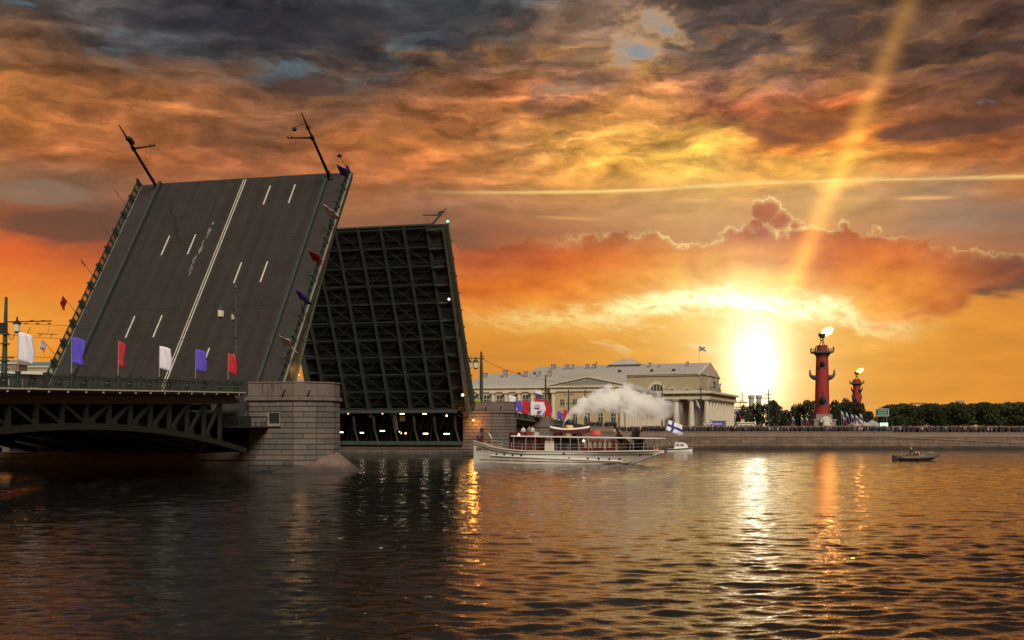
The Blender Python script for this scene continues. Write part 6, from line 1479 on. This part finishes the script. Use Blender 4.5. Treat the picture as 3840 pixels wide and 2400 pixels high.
for i in range(1500):
    u = r2_.uniform(2405, 3345) if r2_.random() < .66 else r2_.uniform(3345, 3870)
    Y = 243.6 + abs(r2_.gauss(0, 3.2)) if u < 3345 else 246.2 + abs(r2_.gauss(0, 3.0)); crowd_body(at(u, 0, Y).x, Y, G0, r2_.uniform(1.55, 1.85), r2_.choice((0, 0, 0, 0, 1, 1, 1, 2, 3, 4, 5, 7, 7, 6) if r2_.random() < .8 else (0, 1)))
for i in range(90):
    u = r2_.uniform(2200, 2400); Y = 258.5 + abs(r2_.gauss(0, 2)); crowd_body(at(u, 0, Y).x, Y, G0 + (1.1 if u < 2310 else .0), r2_.uniform(1.55, 1.85), r2_.choice((0, 0, 1, 2, 4, 5, 7)))
tag(cm.build('crowd', M_cr), 'dense crowd of onlookers lining the far quay behind the parapet', 'crowd', kind='stuff')
for i, (u, k, lb) in enumerate(((1783, 'hivis', 'officer in a yellow green vest on the far pier, leftmost'), (1797, 'hivis', 'officer in a yellow green vest on the far pier beside the tall mast'), (1822, 'black', 'person in black on the far pier right of the tall mast'), (1870, 'black', 'person in black with raised camera on the far pier'), (1884, 'navy', 'person in navy on the far pier next to the white flag'))):
    add_person(lb, onb(u, 12.6 + i * .5, 7.45), i * .9, PM[k], 'reach' if i == 3 else 'stand')
# ------------------------------------------------------------------ stalls, signs and flags on the square
def tent(label, u, Y, w, h, c):
    t = thing('market_tent', label, 'tent', (at(u, 0, Y).x, Y, G0), (0, 0, .1))
    MB().add([(-w/2, -1.5, h * .6), (w/2, -1.5, h * .6), (w/2, 1.5, h * .6), (-w/2, 1.5, h * .6), (0, 0, h), (-w/2, -1.5, h * .5), (w/2, -1.5, h * .5), (w/2, 1.5, h * .5), (-w/2, 1.5, h * .5)], [(0,1,4),(1,2,4),(2,3,4),(3,0,4),(0,5,6,1),(1,6,7,2),(2,7,8,3),(3,8,5,0)]).build('canopy', pmat('tent_%d' % u, c, .7, .08), t)
    for sx in (-1, 1):
        for sy in (-1, 1): MB().tube([(sx * w * .48, sy * 1.45, 0), (sx * w * .48, sy * 1.45, h * .6)], .05, 5).build('tent_pole', M_chrome, t)
tent('white market tent by the foot of the distant red column', 3222, 268, 4.6, 3.5, (.36, .32, .27)); tent('long pale tent left of the green screen', 3270, 272, 4.0, 3.4, (.25, .27, .24))
st = thing('stage_banner', 'blue banner stretched above the crowd before the colonnade', 'banner', (at(2692, 0, 258).x, 258, G0))
MB().box(-1.75, 1.75, -.06, .06, 1.6, 3.0).build('cloth', pmat('stage_blue', (.06, .06, .24), .7, .2, 2), st); MB().box(-1.0, .9, -.075, -.062, 2.1, 2.4).build('print', pmat('print_pale', (.35, .36, .5), .7), st)
for sx in (-1.8, 1.8): MB().tube([(sx, 0, 0), (sx, 0, 3.1)], .06, 6).build('post', M_chrome, st)
ks = thing('kiosk', 'cream kiosk with small dark windows right of the colonnade', 'kiosk', (at(2797, 0, 262).x, 262, G0))
MB().box(-2.0, 2.0, 0, 2, 0, 2.5).build('wall', M_trim, ks); MB().box(-2.2, 2.2, -.2, 2.2, 2.5, 2.7).build('roof', M_offw, ks); MB().box(-1.1, -.3, .2, 1, 2.7, 3.4).build('roof_box', M_trim, ks)
for x in (-1.2, 0, 1.2): MB().box(x - .25, x + .25, -.03, .03, 1.2, 2.0).build('window', M_win, ks)
cl_ = thing('balloon_stand', 'white and red balloons on a stand left of the blue banner', 'balloons', (at(2655, 0, 256).x, 256, G0)); MB().tube([(0, 0, 0), (0, 0, 2.4)], .03, 5).build('stand', M_chrome, cl_)
for i in range(22): a = r2_.uniform(0, 6.28); q = r2_.uniform(.1, .85); MB().ball((q * math.cos(a) * 1.3, q * math.sin(a) * .6, 2.1 + r2_.uniform(-.3, .95)), .17, 6, 5).build('balloon', (M_fl['white'], M_fl['white'], M_fl['red'])[i % 3], cl_, smooth=True)
M_tri = bpy.data.materials.new('tricolour'); M_tri.use_nodes = True; nt = M_tri.node_tree; b = nt.nodes['Principled BSDF']; b.inputs['Roughness'].default_value = .8
uvn = nt.nodes.new('ShaderNodeUVMap'); sp = nt.nodes.new('ShaderNodeSeparateXYZ'); nt.links.new(uvn.outputs[0], sp.inputs[0]); fv = X(nt, sp.outputs[1])
c = mix(nt, fv.step(.64, .66), (.06, .045, .28, 1), (.62, .6, .62, 1)); c = mix(nt, fv.step(.36, .34), c, (.28, .02, .05, 1)); nt.links.new(c, b.inputs['Base Color'])
gi = 'tricolour banners on slanting poles on the square'
for i, (u, v0, v1, Y, du, W, lb) in enumerate(((2612, 1600, 1497, 250, 14, 1.1, 'long tricolour banner hanging before the corner column'), (2760, 1602, 1522, 255, 30, 1.0, 'tricolour banner slanting at the right end of the colonnade'), (2975, 1606, 1562, 262, 22, .8, 'white and blue banner slanting left of the nearer red column, leftmost of three'), (3008, 1606, 1562, 262, 22, .8, 'white and blue banner slanting left of the nearer red column, middle of three'), (3026, 1606, 1564, 262, 18, .7, 'white and blue banner slanting left of the nearer red column, rightmost of three'),
        (3158, 1606, 1540, 266, 20, .8, 'slanting banner right of the nearer red column, first of six'), (3176, 1606, 1545, 266, 20, .8, 'slanting banner right of the nearer red column, second of six'), (3166, 1608, 1560, 262, 26, .9, 'slanting banner right of the nearer red column, third of six'), (3196, 1606, 1552, 266, 20, .9, 'slanting banner before the distant red column, fourth of six'), (3212, 1606, 1555, 264, 22, 1.0, 'slanting banner before the distant red column, fifth of six'), (3228, 1606, 1550, 266, 20, .9, 'slanting banner right of the distant red column, sixth of six'))):
    b0 = at(u, v0, Y); b1 = at(u - du * .2, v1, Y); f = thing('flag', lb, 'flag', b0, (0, 0, 0), gi); MB().tube([(0, 0, G0 - b0.z), (0, 0, 0), b1 - b0], .05, 5).build('pole', M_chrome, f)
    Hh = (b1 - b0).length * .68; o = cloth(b1 - b0, (du / 60, 0, -1), (1, .1, -.9), Hh, W * .72, i, amp=.16).build('cloth', M_tri, f, smooth=True); add_uv(o.data)
gs = thing('direction_sign', 'green framed road sign above the square right of the distant red column', 'sign', (at(3307, 0, 275).x, 275, G0)); hz_ = 5.3
MB().box(-1.65, 1.65, -.05, .05, hz_ - .95, hz_ + .75).build('panel', pmat('sign_green', (.015, .085, .045), .5, .1, 2), gs)
fr = MB()
for a, b_, c, d in ((-1.7, 1.7, .70, .82), (-1.7, 1.7, -1.02, -.90), (-1.7, -1.58, -1.0, .8), (1.58, 1.7, -1.0, .8)): fr.box(a, b_, -.09, -.055, hz_ + c, hz_ + d)
fr.build('frame', pmat('sign_white', (.55, .56, .52), .6), gs)
for zz in (.35, -.1, -.55): MB().box(-.9, 1.2, -.08, -.055, hz_ + zz - .09, hz_ + zz + .09).build('sign_line', pmat('sign_line', (.16, .30, .24), .6), gs)
for x in (-1.2, 1.2): MB().tube([(x, .1, 0), (x, .1, hz_ - .9)], .07, 6).build('post', M_chrome, gs)
ls = thing('light_screen', 'glowing bright green display screen below the road sign', 'screen', (at(3315, 0, 262).x, 262, G0))
MB().box(-.92, -.04, -.04, .04, 1.4, 2.55).build('screen', emat('screen_green', (.10, .95, .34), 1.3), ls); MB().box(.04, .92, -.04, .04, 1.4, 2.55).build('screen', emat('screen_green', (.10, .95, .34), 1.3), ls); MB().box(-1.0, 1.0, .05, .3, 0, 2.65).build('cabinet', M_green, ls)
# far rooftops above the lime rows
fb = plain_building('distant building carrying a red and white rooftop billboard above the trees', 3395, 3500, 1548, 1540, 640, 14, M_wallsh, M_seam, 3, None, 0)
bb = thing('rooftop_billboard', 'red and white billboard on a distant roof above the lime trees', 'billboard', (at(3443, 0, 638).x, 638, EYE + (1620 - 1534) / FPX * 638))
MB().box(-4.8, 4.8, -.1, .1, 0, 3.6).build('panel', pmat('billboard_white', (.62, .58, .56), .6, .25, .6), bb); MB().box(-4.8, 4.8, -.16, -.103, 2.6, 3.6).build('red_band', pmat('billboard_red', (.34, .06, .02), .6), bb)
MB().ball((0, -.1, 1.3), 1.2, 12, 6, 0, (1.6, .1, .7)).build('emblem', pmat('billboard_orange', (.5, .2, .06), .6), bb)
for x in (-3.6, 0, 3.6): MB().bar((x, .3, -2.2), (x, .3, 0), .3).build('support', M_seam, bb)
plain_building('distant low building with a chimney above the right lime trees', 3500, 3560, 1545, 1538, 650, 14, M_wallsh, M_seam, 2, None, 1)
for u, v1, w, lb in ((3510, 1512, 1.4, 'thin dark stack rising above the lime trees'), (3600, 1502, .8, 'tall floodlight mast above the lime trees')):
    q = thing('stack' if u < 3550 else 'floodlight_mast', lb, 'chimney' if u < 3550 else 'mast', (at(u, 0, 640).x, 640, G0)); hh = EYE + (1620 - v1) / FPX * 640 - G0
    MB().tube([(0, 0, 0), (0, 0, hh)], [w, w * .7], 8).build('shaft', M_chim, q)
    if u > 3550: MB().box(-2.6, 2.6, -.3, .3, hh - 2.0, hh).build('lamp_bank', M_chim, q)
for u, v1, lb in ((2818, 1482, 'left one of two pale chimneys in the sun glare'), (2846, 1482, 'right one of two pale chimneys in the sun glare')):
    q = thing('chimney_stack', lb, 'chimney', (at(u, 0, 700).x, 700, G0), (0, 0, 0), 'pair of chimneys in the glare'); hh = EYE + (1620 - v1) / FPX * 700 - G0
    MB().lathe([(1.9, 0), (1.6, hh - 2.5), (2.1, hh - 1.8), (2.1, hh)], n=10).build('shaft', pmat('pale_chimney', (.36, .33, .3), .8), q)
q = thing('lattice_tower', 'small lattice tower against the glare right of the colonnade', 'tower', (at(2783, 0, 600).x, 600, G0)); hh = EYE + (1620 - 1470) / FPX * 600 - G0
for sx in (-1, 1):
    MB().bar((sx * 1.6, 0, 0), (sx * .9, 0, hh - 4), .4).build('leg', M_chim, q)
for zz, w in ((hh - 11, 3.2), (hh - 8.5, 3.4), (hh - 6, 3.0)): MB().box(-w, w, -.3, .3, zz, zz + .7).build('platform', M_chim, q)
MB().bar((0, 0, hh - 6), (0, 0, hh), .5).build('spike', M_chim, q)
